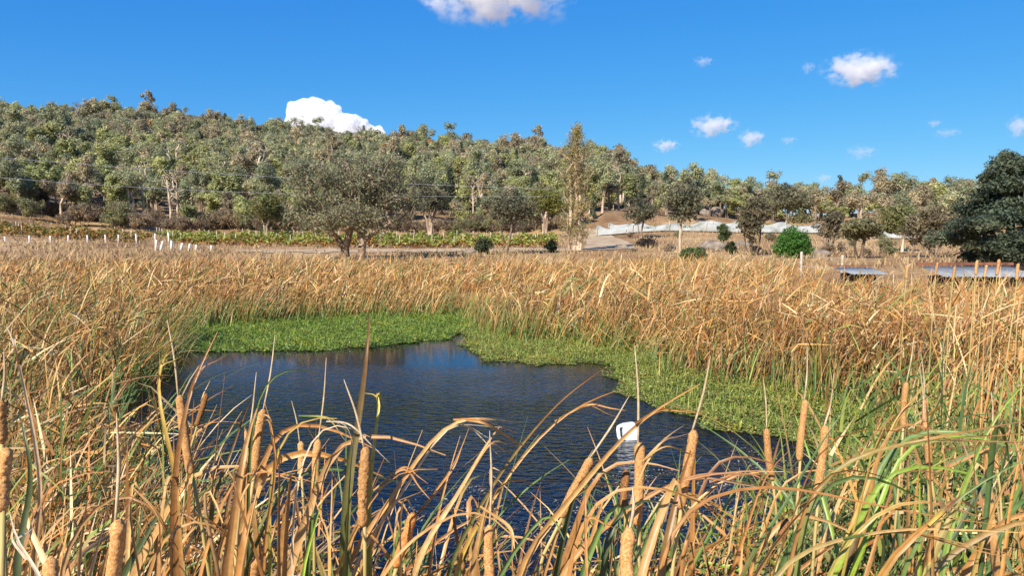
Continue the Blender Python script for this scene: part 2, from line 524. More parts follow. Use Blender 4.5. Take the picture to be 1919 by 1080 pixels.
STRAW = np.array([(0.55, 0.33, 0.125), (0.47, 0.25, 0.08), (0.40, 0.175, 0.05), (0.62, 0.46, 0.25), (0.31, 0.145, 0.05), (0.52, 0.31, 0.105), (0.20, 0.095, 0.038), (0.48, 0.35, 0.18), (0.44, 0.21, 0.06)])
GREEN = np.array([(0.13, 0.185, 0.04), (0.19, 0.245, 0.05), (0.085, 0.14, 0.035), (0.27, 0.29, 0.06), (0.11, 0.18, 0.06)])


STRAW = STRAW * np.array([1.13, 1.10, 1.02])


def pick(pal, n, jit=0.18):
    c = pal[rng.integers(0, len(pal), n)]
    return c * rng.uniform(1 - jit, 1 + jit, (n, 1)) * rng.uniform(0.94, 1.06, (n, 3))


HOLLOWS = [(2.45, 15.3, .75), (3.5, 13.2, .6), (1.1, 17.3, .5), (5.6, 11.6, .6), (7.6, 12.4, .7), (-6.4, 12.5, .6), (-7.5, 16, .7)]


def reed_patch(xy, hmin, hmax, green_base, green_tip, wid, S=6, lean=0.0, wild=1.0, dmul=None):
    """many blades at given ground points, swaying with the wind towards +x"""
    for hx, hy, hr in HOLLOWS:
        dd_ = np.hypot(xy[:, 0] - hx, (xy[:, 1] - hy) * .8); kp = (dd_ > hr) | (rng.random(len(xy)) < .22)
        xy = xy[kp]; dmul = dmul[kp] if dmul is not None else None
    n = len(xy)
    z = np.clip(terrain(xy[:, 0], xy[:, 1]), -0.05, 0.12)
    root = np.stack([xy[:, 0], xy[:, 1], z], 1)
    L = rng.uniform(hmin, hmax, n)
    if dmul is not None: L = L * dmul
    # clumps share a lean, a bow, a height and a shade
    cell = np.floor((xy + 0.22 * np.sin(xy[:, ::-1] * 3.7)) / 0.62).astype(int)
    hsh = lambda a, b, c: np.modf(np.abs(np.sin(cell[:, 0] * a + cell[:, 1] * b + c) * 43758.5453))[0]
    h1, h2, h3, h4 = hsh(12.9898, 78.233, 0.0), hsh(39.346, 11.135, 1.7), hsh(73.156, 52.235, 4.1), hsh(26.651, 91.71, 7.7)
    big = np.floor((xy + 0.4 * np.sin(xy[:, ::-1] * 1.9)) / 1.5).astype(int)
    hb = np.modf(np.abs(np.sin(big[:, 0] * 17.13 + big[:, 1] * 41.77 + 2.2) * 43758.5453))[0]
    hc = np.modf(np.abs(np.sin(big[:, 0] * 53.71 + big[:, 1] * 9.37 + .9) * 43758.5453))[0]
    L = L * (0.78 + 0.20 * h1) * (0.90 + 0.20 * hb)
    lean = lean + .22 * np.maximum(hc - .6, 0) * 2
    phi = np.where(rng.random(n) < 0.8, rng.normal(0.05, 0.55, n) + (h2 - .5) * 1.4 + (hb - .5) * 1.4, rng.uniform(0, 2 * math.pi, n))
    th0 = np.abs(rng.normal(0.08 + lean + 0.22 * wild * np.maximum(h3 - .45, 0), 0.10 * wild, n))
    kind = rng.random(n)
    bend = np.where(kind < 0.62, rng.uniform(0.05, 0.5, n), np.where(kind < 0.84, rng.uniform(0.4, 1.2, n), rng.uniform(0.0, 0.3, n)))
    bend = bend + 0.9 * np.maximum(h4 - .6, 0) * wild
    kang = np.where(kind > 0.76, rng.uniform(0.5, 2.0, n) * wild, 0.0)
    kpos = rng.uniform(0.35, 0.85, n)
    gb = rng.random(n) < green_base
    gt = gb & (rng.random(n) < green_tip)
    gb |= (h2 > .86) & (rng.random(n) < .5)
    rust = np.clip(np.sin(xy[:, 0] * .55 + 1.3 * np.sin(xy[:, 1] * .4)) * np.sin(xy[:, 1] * .6 + .8) * 1.6 - .35 + 1.1 * np.exp(-((xy[:, 0] - 3.0) ** 2 + (xy[:, 1] - 16.5) ** 2) / 7.0), 0, 1)[:, None]
    shade = ((0.74 + 0.46 * hsh(5.13, 17.7, 3.3)) * (.82 + .36 * hc))[:, None]
    warm = np.array([1.0, 0.90, 0.74]) ** ((hsh(9.7, 3.1, 2.2) - .45) * 2.0)[:, None]
    cb = np.where(gb[:, None], pick(GREEN, n), pick(STRAW, n) * 0.85 * shade)
    ct = np.where(gt[:, None], pick(GREEN, n), pick(STRAW, n) * shade * warm * (1 - rust * np.array([.28, .42, .5])))
    w = wid * rng.uniform(0.6, 1.35, n)
    return blades(root, L, th0, bend, kpos, kang, phi, w, cb, ct, S, mid=0.5)


def tangle(xy, top, wid, green, S=4):
    """broken and crossed leaf ends caught among the stems at every height"""
    n = len(xy)
    z = top * np.sqrt(rng.uniform(0.06, 1.0, n)) - 0.12
    root = np.stack([xy[:, 0], xy[:, 1], np.maximum(z, 0.03)], 1)
    th0 = np.abs(rng.normal(0.75, 0.5, n))
    phi = np.where(rng.random(n) < .6, rng.normal(0.2, 1.0, n), rng.uniform(0, 6.28, n))
    gb = (rng.random(n) < green)[:, None]
    c = np.where(gb, pick(GREEN, n), pick(STRAW, n)) * rng.uniform(.7, 1.2, (n, 1))
    return blades(root, rng.uniform(.22, .75, n), th0, rng.uniform(.0, .8, n), rng.uniform(.3, .8, n), np.where(rng.random(n) < .2, rng.uniform(.4, 1.6, n), 0), phi, wid * rng.uniform(.6, 1.4, n), c, c, S)


def in_poly(P, poly):
    poly = np.asarray(poly, float)
    x, y = P[:, 0], P[:, 1]
    ins = np.zeros(len(P), bool)
    j = len(poly) - 1
    for i in range(len(poly)):
        xi, yi = poly[i]; xj, yj = poly[j]
        c = ((yi > y) != (yj > y)) & (x < (xj - xi) * (y - yi) / (yj - yi + 1e-12) + xi)
        ins ^= c
        j = i
    return ins


def edge_jit(poly, amp, step=0.25):
    """ragged outline"""
    out = []
    poly = np.asarray(poly)
    for i in range(len(poly)):
        a, b = poly[i], poly[(i + 1) % len(poly)]
        n = max(1, int(np.linalg.norm(b - a) / step))
        for k in range(n):
            out.append(a + (b - a) * k / n + rng.normal(0, amp, 2))
    return np.array(out)


def scatter_poly(poly, density, clump=0.0, csize=1.0):
    poly = np.asarray(poly, float)
    lo, hi = poly.min(0), poly.max(0)
    n = int((hi - lo).prod() * density)
    P = rng.uniform(lo, hi, (n, 2))
    P = P[in_poly(P, poly)]
    if clump:
        q = np.sin(P[:, 0] * 2.3 / csize + 1.1 * np.sin(P[:, 1] * 1.7 / csize)) * np.sin(P[:, 1] * 2.0 / csize + 0.8 * np.sin(P[:, 0] * 2.9 / csize)) + 0.4 * np.sin(P[:, 0] * 5.3 / csize + P[:, 1] * 4.1 / csize)
        keep = rng.random(len(P)) < np.clip(1 - clump * (0.5 - q * 0.6), 0.05, 1)
        P = P[keep]
    return P


def g2(u, v):
    p = on_plane(u, v); return (p[0], p[1])


# foot lines of the beds, read off the waterline
back_foot = [g2(-500, 640), g2(290, 618), g2(420, 610), g2(520, 603), g2(700, 593), g2(880, 592), g2(905, 612), g2(960, 630), g2(1010, 640), g2(1130, 652)]
BACK = back_foot + [(6, 30), (16, 36), (-8, 38), (-30, 38), (-34, 26)]
right_foot = [g2(1130, 645), g2(1200, 672), g2(1275, 700), g2(1400, 722), g2(1560, 752), g2(1700, 778), g2(1850, 860)]
RIGHT = right_foot + [(7.0, 6.8), (14, 9), (22, 17), (15, 20.5), (9, 23), (6, 30)]
LEFT = [g2(265, 640), g2(275, 680), g2(270, 715), g2(245, 760), g2(210, 830), g2(190, 880), g2(215, 960), (-3.0, 5.5), (-6.5, 5.2), (-15, 10), (-24, 20), (-22, 24), g2(-300, 640)]

parts = []
P = scatter_poly(BACK, 75, 0.55, 1.3)
dist = np.clip((P[:, 1] - 22) / 14, 0, 1)
dm = 1 + 0.10 * np.sin(P[:, 0] * 0.9) + 0.07 * np.sin(P[:, 0] * 2.3 + 1)
parts.append(reed_patch(P, 1.0, 1.5, 0.30, 0.22, 0.025, 6, 0.09, 1.2, dm))
P = scatter_poly(BACK, 50, 0.5, 1.3)
parts.append(tangle(P, 1.45, 0.024, .14))
RIGHT = edge_jit(RIGHT, .34, 1.1)
P = scatter_poly(RIGHT, 120, 0.75, 1.0)
dm = (1 + 0.10 * np.sin(P[:, 0] * 1.1 + 0.5 * P[:, 1]) + 0.06 * np.sin(P[:, 0] * 2.9 + 1)) * np.where(P[:, 0] > .38 * P[:, 1], np.clip(1.16 - (P[:, 1] - 9) * .02, .6, 1.16), 1.10)
parts.append(reed_patch(P, 1.25, 1.78, 0.22, 0.12, 0.019, 7, 0.12, 1.7, dm))
P = scatter_poly(RIGHT, 110, 0.75, 1.0)
parts.append(tangle(P, np.where(P[:, 0] > .38 * P[:, 1], np.clip(1.68 - (P[:, 1] - 10) * .035, 1, 1.7), 1.68), 0.018, .10))
LEFT = edge_jit(LEFT, .25, 1.0)
P = scatter_poly(LEFT, 105, 0.7, 1.0)
dm = 1 + 0.10 * np.sin(P[:, 0] * 1.3 + 0.7 * P[:, 1])
dm *= np.clip(0.60 + (P[:, 1] - 5) * 0.035, 0.60, 1.0)
parts.append(reed_patch(P, 1.2, 1.72, 0.42, 0.45, 0.021, 7, 0.08, 1.8, dm))
P = scatter_poly(LEFT, 70, 0.75, 1.0)
parts.append(tangle(P, 1.65 * np.clip(0.60 + (P[:, 1] - 5) * 0.035, 0.60, 1.0), 0.016, .25))
# greener fringe along the water
fr = []
for a, b, n in [(back_foot[i], back_foot[i + 1], 260) for i in range(1, 9)] + [(right_foot[i], right_foot[i + 1], 150) for i in range(6)]:
    t = rng.random(n)[:, None]
    fr.append(np.array(a) * (1 - t) + np.array(b) * t + rng.normal(0, 0.25, (n, 2)))
fr = np.concatenate(fr)
parts.append(reed_patch(fr, 0.5, 1.3, 0.75, 0.7, 0.017, 5, 0.1, 1.0))
t = rng.random(1500)[:, None]
fr = []
for i in range(0, 6):
    a, b = np.array(LEFT[i]), np.array(LEFT[i + 1]); t = rng.random(260)[:, None]
    fr.append(a * (1 - t) + b * t + rng.normal(0, 0.22, (260, 2)))
parts.append(reed_patch(np.concatenate(fr), 0.7, 1.5, 0.7, 0.75, 0.014, 6, 0.25, 1.2))
# the near bank: low and straw coloured in front of the open water, thick to the left, green to the right
def near_bed(n, u0, u1, y0, y1, h0, h1, gb, gt, wid, lean, tg, tang):
    y = y0 + (y1 - y0) * rng.random(n); u = rng.uniform(u0, u1, n)
    P = np.column_stack([(u - 960) / 1398 * y, y])
    cap = H - y * .30                                    # stays below the sight line to the pond
    hh = np.minimum(1.0, np.maximum(cap, .4) / h1) if 300 < u0 < 1300 else np.ones(n)
    parts.append(reed_patch(P, h0, h1, gb, gt, wid, 8, lean, 1.8, hh))
    m = int(n * tang); Q = P[rng.integers(0, n, m)] + rng.normal(0, .1, (m, 2))
    parts.append(tangle(Q, h1 * .9 * (hh.mean()), wid * .9, tg, 5))
near_bed(1500, -160, 330, 2.4, 6.0, 1.1, 1.5, .45, .45, .015, .12, .3, .7)
near_bed(420, 300, 640, 2.2, 4.4, .8, 1.2, .30, .25, .014, .15, .2, 1.0)
near_bed(260, 600, 1080, 2.2, 4.2, .6, 1.0, .35, .3, .013, .2, .25, .9)
near_bed(420, 1050, 1440, 2.2, 4.4, .8, 1.2, .5, .45, .014, .2, .4, 1.0)
near_bed(500, 1400, 1560, 2.2, 4.4, .9, 1.3, .82, .8, .016, .28, .6, .6)
near_bed(1500, 1560, 2120, 2.4, 6.6, 1.15, 1.6, .85, .82, .018, .28, .6, .6)
V, Fc, C = cat_meshes(parts)
tag(np_obj("reed_bed", V, Fc, C, M_REED), "dense straw coloured bulrushes ringing the pond", "reeds", kind="stuff")
print("reed quads", len(Fc))


# ---------------------------------------------------------------- floating weed
def leaflets(P, size, pal, tilt=0.7, aspect=0.55, jit=0.25):
    n = len(P)
    nor = unit(np.stack([rng.normal(0, tilt, n), rng.normal(0, tilt, n), np.ones(n)], 1))
    a = unit(np.cross(nor, unit(rng.normal(0, 1, (n, 3)))))
    b = np.cross(nor, a)
    s = (size * rng.uniform(0.6, 1.4, n))[:, None]
    V = np.stack([P - a * s, P - b * s * aspect, P + a * s, P + b * s * aspect], 1).reshape(-1, 3)
    Fc = np.arange(n * 4).reshape(-1, 4)
    C = np.repeat(pick(pal, n, jit), 4, 0)
    return V, Fc, C


WEED = np.array([(0.165, 0.25, 0.035), (0.20, 0.29, 0.04), (0.11, 0.175, 0.03), (0.27, 0.33, 0.05), (0.14, 0.20, 0.03)])
WEED2 = np.array([(0.20, 0.27, 0.045), (0.25, 0.31, 0.05), (0.14, 0.20, 0.035), (0.32, 0.33, 0.07), (0.28, 0.23, 0.07)])
MAT1 = [g2(235, 655), g2(330, 657), g2(420, 660), g2(500, 661), g2(560, 657), g2(640, 654), g2(720, 650), g2(800, 640), g2(850, 633), g2(880, 625), g2(890, 585), g2(700, 585), g2(500, 592), g2(260, 615)]
MAT2 = [g2(865, 622), g2(880, 648), g2(892, 664), g2(930, 678), g2(985, 684), g2(1060, 683), g2(1125, 686), g2(1150, 705), g2(1150, 722), g2(1200, 745), g2(1235, 772), g2(1290, 785), g2(1340, 806), g2(1420, 822), g2(1480, 838), g2(1530, 860), g2(1580, 900), g2(1640, 960), (4.6, 6.2), (6.4, 8.5), g2(1700, 770), g2(1560, 745), g2(1400, 720), g2(1280, 690), g2(1130, 630), g2(900, 590)]


def hummock(P):
    return 0.05 + 0.05 * np.sin(P[:, 0] * 3.1 + 1.2 * np.sin(P[:, 1] * 2.2)) * np.sin(P[:, 1] * 2.7) + 0.03 * np.sin(P[:, 0] * 8 + P[:, 1] * 6)


def weed(name, poly, dens, size, pal, label):
    poly = edge_jit(poly, 0.15, .33)
    P = scatter_poly(poly, dens, 0.55, 0.5)
    P3 = np.column_stack([P, np.maximum(hummock(P), 0.004) * rng.uniform(0.1, 1.7, len(P)) + 0.006])
    parts = [leaflets(P3, size, pal, 0.8)]
    Vx, Fx, Cx = parts[0]; pt = np.sin(P[:, 0] * 1.9 + np.sin(P[:, 1] * 2.6)) * np.sin(P[:, 1] * 1.6 + 2) + .5 * np.sin(P[:, 0] * 6.1 + P[:, 1] * 4.7)
    tintw = np.where(pt[:, None] > .55, np.array([1.25, 1.05, .9]), np.where(pt[:, None] < -.6, np.array([.72, .78, .8]), 1.0)); dead = rng.random((len(P), 1)) < .07
    Cx *= np.repeat(np.where(dead, np.array([1.5, .75, .9]), tintw), 4, 0)
    Q = scatter_poly(poly, dens * 0.22, 0.3, 0.4)           # low layer spreads to close the gaps
    Q3 = np.column_stack([Q, np.full(len(Q), 0.006) + rng.uniform(0, 0.012, len(Q))])
    parts.append(leaflets(Q3, size * 2.2, pal * 0.8, 0.12, 0.8))
    # upright shoots
    S_ = scatter_poly(poly, dens * 0.03)
    n = len(S_)
    parts.append(blades(np.column_stack([S_, np.full(n, 0.02)]), rng.uniform(0.08, 0.24, n), np.abs(rng.normal(0.2, 0.2, n)), rng.uniform(0, 0.8, n), np.full(n, 0.6), np.zeros(n), rng.uniform(0, 6.28, n), np.full(n, 0.012), pick(pal, n), pick(pal, n) * 1.15, 3))
    V, Fc, C = cat_meshes(parts)
    tag(np_obj(name, V, Fc, C, M_WEED), label, "water weed", kind="stuff")
    print(name, len(Fc))


weed("water_weed", MAT1, 1900, 0.022, WEED, "bright green weed mat floating along the far water edge")
weed("water_weed", MAT2, 2800, 0.016, WEED2, "olive green weed mat floating along the right water edge")

# low weed patches and scum among the near stems
NEAR = [(-2.6, 5.0), (-3.4, 6.4), (-2.0, 6.3), (-0.8, 5.7), (0.6, 5.6), (1.6, 6.0), (2.6, 6.6), (3.6, 6.6), (3.4, 4.4), (-2.0, 4.2)]
P = scatter_poly(NEAR, 700, 1.0, 0.45)
V, Fc, C = leaflets(np.column_stack([P, rng.uniform(0.006, 0.05, len(P))]), 0.016, WEED, 0.6)
tag(np_obj("duckweed", V, Fc, C, M_WEED), "scattered green duckweed between the near reed stems", "water weed", kind="stuff")
SCUM = [g2(740, 925), g2(850, 905), g2(1000, 935), g2(1090, 905), g2(1200, 895), g2(1330, 860), g2(1420, 838), g2(1500, 860), g2(1500, 960), g2(1300, 1010), g2(1000, 1010), g2(760, 980)]
P = scatter_poly(edge_jit(SCUM, 0.12), 700, 1.3, 0.5)
BROWN = np.array([(0.22, 0.17, 0.12), (0.30, 0.25, 0.19), (0.14, 0.11, 0.07), (0.38, 0.34, 0.28)])
V, Fc, C = leaflets(np.column_stack([P, rng.uniform(0.004, 0.012, len(P))]), 0.013, BROWN, 0.25)
tag(np_obj("floating_debris", V, Fc, C, M_GRASS), "drifts of pale plant debris floating on the near water", "debris", kind="stuff")


# ---------------------------------------------------------------- trees
def rnd_dirs(n, g):
    return unit(g.normal(0, 1, (n, 3)))


def grow(seed, stems, lobes, nclump, clump_r, leaves_per, leaf, base_rad, cols, droop=0.3, outer=0.55, sag=0.12, min_rad=0.012, flat=0.7, up=0.2, bare=0.0, sides=6, dome=0.55):
    """stems: polylines from the ground; lobes: (cx,cy,cz,rx,ry,rz,weight).  Returns trunk (V,F) and crown (V,F,C)"""
    g = np.random.default_rng(seed)
    nodes, par, plen = [], [], []
    for st in stems:
        st = np.asarray(st, float)
        prev = -1
        for i in range(len(st)):
            if i == 0:
                nodes.append(st[0]); par.append(-1); plen.append(0.0); prev = len(nodes) - 1; continue
            for k in range(1, 4):
                p = st[i - 1] + (st[i] - st[i - 1]) * k / 3 + g.normal(0, 0.012 * np.linalg.norm(st[i] - st[i - 1]), 3)
                nodes.append(p); par.append(prev); plen.append(plen[prev] + np.linalg.norm(p - nodes[prev])); prev = len(nodes) - 1
    lobes = np.asarray(lobes, float)
    w = lobes[:, 6] / lobes[:, 6].sum()
    li = g.choice(len(lobes), nclump, p=w)
    d = rnd_dirs(nclump, g)
    rr = (outer + (1 - outer) * g.random(nclump))[:, None]
    Cc = lobes[li, :3] + d * rr * lobes[li, 3:6]
    zbase = min(n[2] for n in nodes)
    minfork = min(nodes[-1][2], lobes[:, 2].min()) * 0.3
    Cc[:, 2] = np.maximum(Cc[:, 2], zbase + minfork)
    top = np.array(nodes[-1])
    order = np.argsort(np.linalg.norm(Cc - top, axis=1))
    use = np.zeros(100000)
    tips = []
    first_ok = 2
    for ci in order:
        c = Cc[ci]
        A = np.array(nodes)
        dist = np.linalg.norm(A - c, axis=1)
        cost = dist + 0.30 * np.array(plen) + 1.2 * np.maximum(0, A[:, 2] - c[2] + 0.35 * dist)
        for s0 in range(first_ok): cost[s0] += 99
        b = int(np.argmin(cost))
        q0 = A[b]; L = dist[b]
        prev = b
        nseg = 4 if L > 1.2 else 3 if L > 0.5 else 2
        jit = g.normal(0, 0.06 * L, 3)
        for k in range(1, nseg + 1):
            s = k / nseg
            p = q0 + (c - q0) * s + jit * math.sin(math.pi * s) + np.array([0, 0, sag * L * math.sin(math.pi * s)])
            nodes.append(p); par.append(prev); plen.append(plen[prev] + np.linalg.norm(p - nodes[prev])); prev = len(nodes) - 1
        tips.append(prev)
    A = np.array(nodes); par = np.array(par)
    wt = np.zeros(len(A))
    for tp in tips: wt[tp] += 1
    for i in range(len(A) - 1, -1, -1):
        if par[i] >= 0: wt[par[i]] += wt[i]
    wt = np.maximum(wt, 0.5)
    tot = max(wt[np.where(par < 0)[0]].max(), 1)
    rad = np.maximum(base_rad * (wt / tot) ** 0.5, min_rad)
    e = np.where(par >= 0)[0]
    pr = np.minimum(rad[par[e]], rad[e] * 1.5)
    flare = np.where(par[par[e]] < 0, 1.35, 1.0)
    TV, TF = tubes(A[par[e]], A[e] + (A[e] - A[par[e]]) * 0.04, pr * flare, rad[e], sides)
    # crown
    keep = g.random(nclump) >= bare
    Ck = Cc[keep]; nk = len(Ck)
    rc = clump_r * g.uniform(0.6, 1.35, nk)
    dd = rnd_dirs(nk * leaves_per, g).reshape(nk, leaves_per, 3)
    ro = (0.35 + 0.65 * g.random((nk, leaves_per, 1)) ** 0.6)
    sc = np.array([1, 1, flat])
    Lp = Ck[:, None] + dd * ro * rc[:, None, None] * sc
    # ragged wisps
    Lp += g.normal(0, 0.10 * clump_r, Lp.shape)
    Lp = Lp.reshape(-1, 3)
    n = len(Lp)
    nor = unit(dd.reshape(-1, 3) * dome + g.normal(0, 0.55 - .22 * (dome > .6), (n, 3)) + np.array([0, 0, up]))
    tan = g.normal(0, 1, (n, 3)); tan[:, 2] -= droop * 2
    a = unit(tan - nor * (tan * nor).sum(1, keepdims=True)); b = np.cross(nor, a)
    s = (leaf * g.uniform(0.6, 1.45, n))[:, None]
    CV = np.stack([Lp - a * s, Lp - b * s * 0.42, Lp + a * s, Lp + b * s * 0.42], 1).reshape(-1, 3)
    CF = np.arange(n * 4).reshape(-1, 4)
    cols = np.asarray(cols, float)
    cc = cols[g.integers(0, len(cols), nk)][:, None] * g.uniform(0.8, 1.2, (nk, 1, 1)) * g.uniform(0.72, 1.3, (nk, leaves_per, 1))
    CC = np.repeat(cc.reshape(-1, 3), 4, 0)
    return (TV, TF), (CV, CF, CC)


def tree_thing(name, loc, label, cat, grown, group=None, bark=(1, 1, 1), tint=(1, 1, 1), rz=0.0, scale=1.0):
    (TV, TF), (CV, CF, CC) = grown
    root = empty(name, loc, label, cat, group, rz)
    root.scale = (scale,) * 3
    t_ = np_obj("trunk", TV, TF, None, M_BARK, root, True)
    t_.color = (*bark, 1)
    c_ = np_obj("crown", CV, CF, CC, M_LEAF, root)
    c_.color = (*tint, 1)
    return root


GREYGREEN = [(0.165, 0.160, 0.088), (0.190, 0.178, 0.095), (0.145, 0.145, 0.085), (0.225, 0.200, 0.115)]
OLIVE = [(0.20, 0.205, 0.070), (0.235, 0.225, 0.075), (0.165, 0.18, 0.062), (0.265, 0.24, 0.09)]
WHITE_T = (1, 1, 1)


def px2m(px, r):
    return px * r / F


# ---- the big grey-green gum by the paddock
def local(u, v, r, base):
    """tree-local point for a photo pixel at the tree's distance"""
    d = ray(u, v); p = np.array([0, 0, H]) + d * (r / math.hypot(d[0], d[1]))
    return p - base


r = 55.0
b0 = spot(664, r)

stA = [local(648, 484, r, b0), local(645, 466, r, b0), local(635, 450, r, b0), local(612, 432, r, b0) + [0, .6, 0], local(590, 410, r, b0) + [0, 1.0, 0]]
stB = [local(650, 482, r, b0), local(648, 466, r, b0), local(656, 440, r, b0) + [0, -.3, 0], local(662, 410, r, b0) + [0, -.6, 0], local(655, 370, r, b0)]
stC = [local(681, 488, r, b0) + [0, -1.0, 0], local(686, 462, r, b0) + [0, -1, 0], local(690, 448, r, b0) + [0, -1, 0], local(720, 430, r, b0) + [0, -1.2, 0], local(745, 412, r, b0) + [0, -1.0, 0]]
stD = [local(682, 488, r, b0) + [0, -1.0, 0], local(684, 464, r, b0) + [0, -1, 0], local(680, 440, r, b0) + [0, -.5, 0], local(690, 400, r, b0), local(705, 360, r, b0) + [0, .8, 0]]
for s_ in (stA, stB, stC, stD): s_[0][2] = min(s_[0][2], -0.1)
def lobe(u, v, ru, rv, w, r, base, dy=0, ry=None):
    c = local(u, v, r, base)
    return (c[0], c[1] + dy, c[2], px2m(ru, r), px2m(ry or ru, r), px2m(rv, r), w)
lob = [lobe(655, 335, 75, 62, 3, r, b0, 0, 80), lobe(595, 360, 55, 55, 2.0, r, b0, .5), lobe(720, 355, 60, 60, 2.0, r, b0, 0), lobe(565, 400, 35, 28, .8, r, b0, .8), lobe(760, 385, 35, 38, .9, r, b0, .5),
       lobe(650, 395, 60, 40, 1.6, r, b0, -1.5, 60), lobe(700, 415, 45, 26, .9, r, b0, -1.6), lobe(600, 415, 40, 22, .6, r, b0, -.5), lobe(575, 320, 32, 30, .6, r, b0), lobe(730, 310, 35, 30, .6, r, b0)]
tree_thing("gum_tree", b0, "large spreading grey-green gum tree with twin crooked trunks before the vineyard", "tree",
           grow(11, [stA, stB, stC, stD], lob, 350, 0.66, 40, 0.115, 0.30, [tuple(1.38 * np.array(c)) for c in GREYGREEN], 0.55, 0.35, 0.10, 0.024), bark=(1.0, 0.84, 0.68))

# ---- poplar
r = 72.0
b1 = spot(1078, r)
Ht = px2m(228, r)
lobs = []
for k in range(15):
    z = 0.12 + 0.84 * k / 14
    wd = px2m(40, r) * (0.95 if z < 0.8 else max(0.22, (1 - z) * 4.2)) * random.uniform(0.8, 1.15)
    lobs.append((random.uniform(-.15, .15), random.uniform(-.15, .15), Ht * z, wd, wd, Ht * 0.06, 1.25 if z > 0.6 else 0.8))
stems = [[(0.0, 0, -0.1), (0.05, 0, Ht * .3), (0.12, 0, Ht * .6), (0.05, 0, Ht * .97)],
         [(-0.3, 0.1, -0.1), (-0.42, 0, Ht * .28), (-0.30, 0, Ht * .62)],
         [(0.32, -0.1, -0.1), (0.44, 0, Ht * .25), (0.40, 0, Ht * .55)],
         [(-0.5, -0.2, -0.1), (-0.72, 0, Ht * .16), (-0.72, 0, Ht * .3)],
         [(0.5, -0.2, -0.1), (0.68, 0, Ht * .18), (0.72, 0, Ht * .36)]]
POP = [(0.31, 0.25, 0.09), (0.25, 0.21, 0.08), (0.22, 0.17, 0.09), (0.36, 0.27, 0.08), (0.20, 0.20, 0.075)]
tree_thing("poplar_tree", b1, "tall narrow poplar with thinning yellow and brown autumn leaves", "tree",
           grow(5, stems, lobs, 460, 0.45, 25, 0.08, 0.26, [tuple(1.3 * np.array(c)) for c in POP], 0.1, 0.2, -0.06, 0.024, 1.3, 0.1), bark=(1.6, 1.4, 1.2))


# ---- smaller single trees in the middle distance
def round_tree(seed, u, vtop, vbase_r, wpx, label, cols, name="gum_tree", cat="tree", stems_n=1, low=0.35, nl=6, nclump=120, lv=40, leaf=0.13, rad=0.16, bark=(1, 1, 1), crx=0.55, lean=0.0, bare=0.0, outer=0.5, dx=0.0, flat=0.7, group=None, droop=0.3):
    g = random.Random(seed)
    r = vbase_r
    b = spot(u, r)
    top = local(u, vtop, r, b)[2]
    hw = px2m(wpx, r) / 2
    z0 = top * low
    lobs = []
    for k in range(nl):
        a = g.uniform(0, 6.28); q = g.uniform(0.15, 0.62) * hw
        zz = g.uniform(z0 + (top - z0) * 0.25, top - (top - z0) * 0.22)
        k2 = 1 - 0.55 * abs((zz - (z0 + top) / 2) / ((top - z0) / 2))
        lobs.append((dx + q * math.cos(a) * k2 + lean * zz, q * math.sin(a) * k2, zz, hw * crx * g.uniform(.8, 1.2), hw * crx * g.uniform(.8, 1.2), (top - z0) * 0.28 * g.uniform(.8, 1.2), 1))
    st = []
    for k in range(stems_n):
        off = (k - (stems_n - 1) / 2)
        st.append([(off * .22, g.uniform(-.2, .2), -0.1), (off * .4 + lean * z0 * .5 + g.uniform(-.12, .12), g.uniform(-.2, .2), z0 * 0.7), (off * hw * .45 + lean * top * .6 + dx * .5, g.uniform(-.3, .3), z0 + (top - z0) * .45)])
    return tree_thing(name, b, label, cat, grow(seed, st, lobs, nclump, hw * 0.2 + 0.12, lv, leaf, rad, cols, droop, outer, 0.1, 0.014, flat, bare=bare), group, bark)


G2_ = [(0.15, 0.145, 0.08), (0.19, 0.175, 0.098), (0.135, 0.13, 0.075)]
BRN = [(0.195, 0.155, 0.088), (0.165, 0.14, 0.078), (0.23, 0.18, 0.10), (0.165, 0.155, 0.078)]
PALE = [(0.24, 0.22, 0.10), (0.20, 0.20, 0.09), (0.28, 0.25, 0.13)]
YEL = [(0.22, 0.21, 0.05), (0.18, 0.19, 0.045), (0.26, 0.24, 0.06)]
round_tree(21, 948, 362, 62, 125, "small grey gum tree with two thin dark stems left of the poplar", G2_, stems_n=2, low=0.32, nl=8, nclump=120, lv=30, rad=0.1, bark=(.7, .55, .45), bare=.1)
round_tree(22, 1276, 343, 66, 78, "slender gum tree with a straight white trunk before the netted vines", GREYGREEN, low=0.42, nl=8, nclump=130, lv=36, rad=0.14, bark=(2.0, 1.85, 1.6), droop=.5)
round_tree(23, 1410, 362, 62, 74, "bushy brown-green gum tree with dark twiggy stems right of the white-trunked gum", BRN, stems_n=3, low=0.22, nl=9, nclump=150, lv=26, rad=0.10, bark=(.55, .45, .38), bare=.15)
round_tree(24, 805, 335, 118, 90, "forked gum tree with pale open trunks behind the vineyard", G2_, stems_n=3, low=0.38, nl=8, nclump=130, lv=34, rad=0.22, bark=(1.3, 1.15, 1.0), leaf=.2)
round_tree(25, 1022, 352, 116, 80, "yellow-green gum tree standing at the wood edge left of the poplar", YEL, stems_n=2, low=0.42, nl=7, nclump=110, lv=40, rad=0.18, bark=(1.1, .95, .8), leaf=.2)
round_tree(26, 1553, 392, 72, 66, "thin olive gum sapling cluster right of the bright green bush", BRN, stems_n=3, low=0.3, nl=7, nclump=90, lv=26, rad=0.08, bark=(.8, .7, .6), bare=.15)
round_tree(27, 1612, 414, 58, 82, "low pale yellow-green tree with a domed crown on forked dark stems", PALE, stems_n=2, low=0.5, nl=7, nclump=120, lv=46, rad=0.1, bark=(.55, .45, .38))
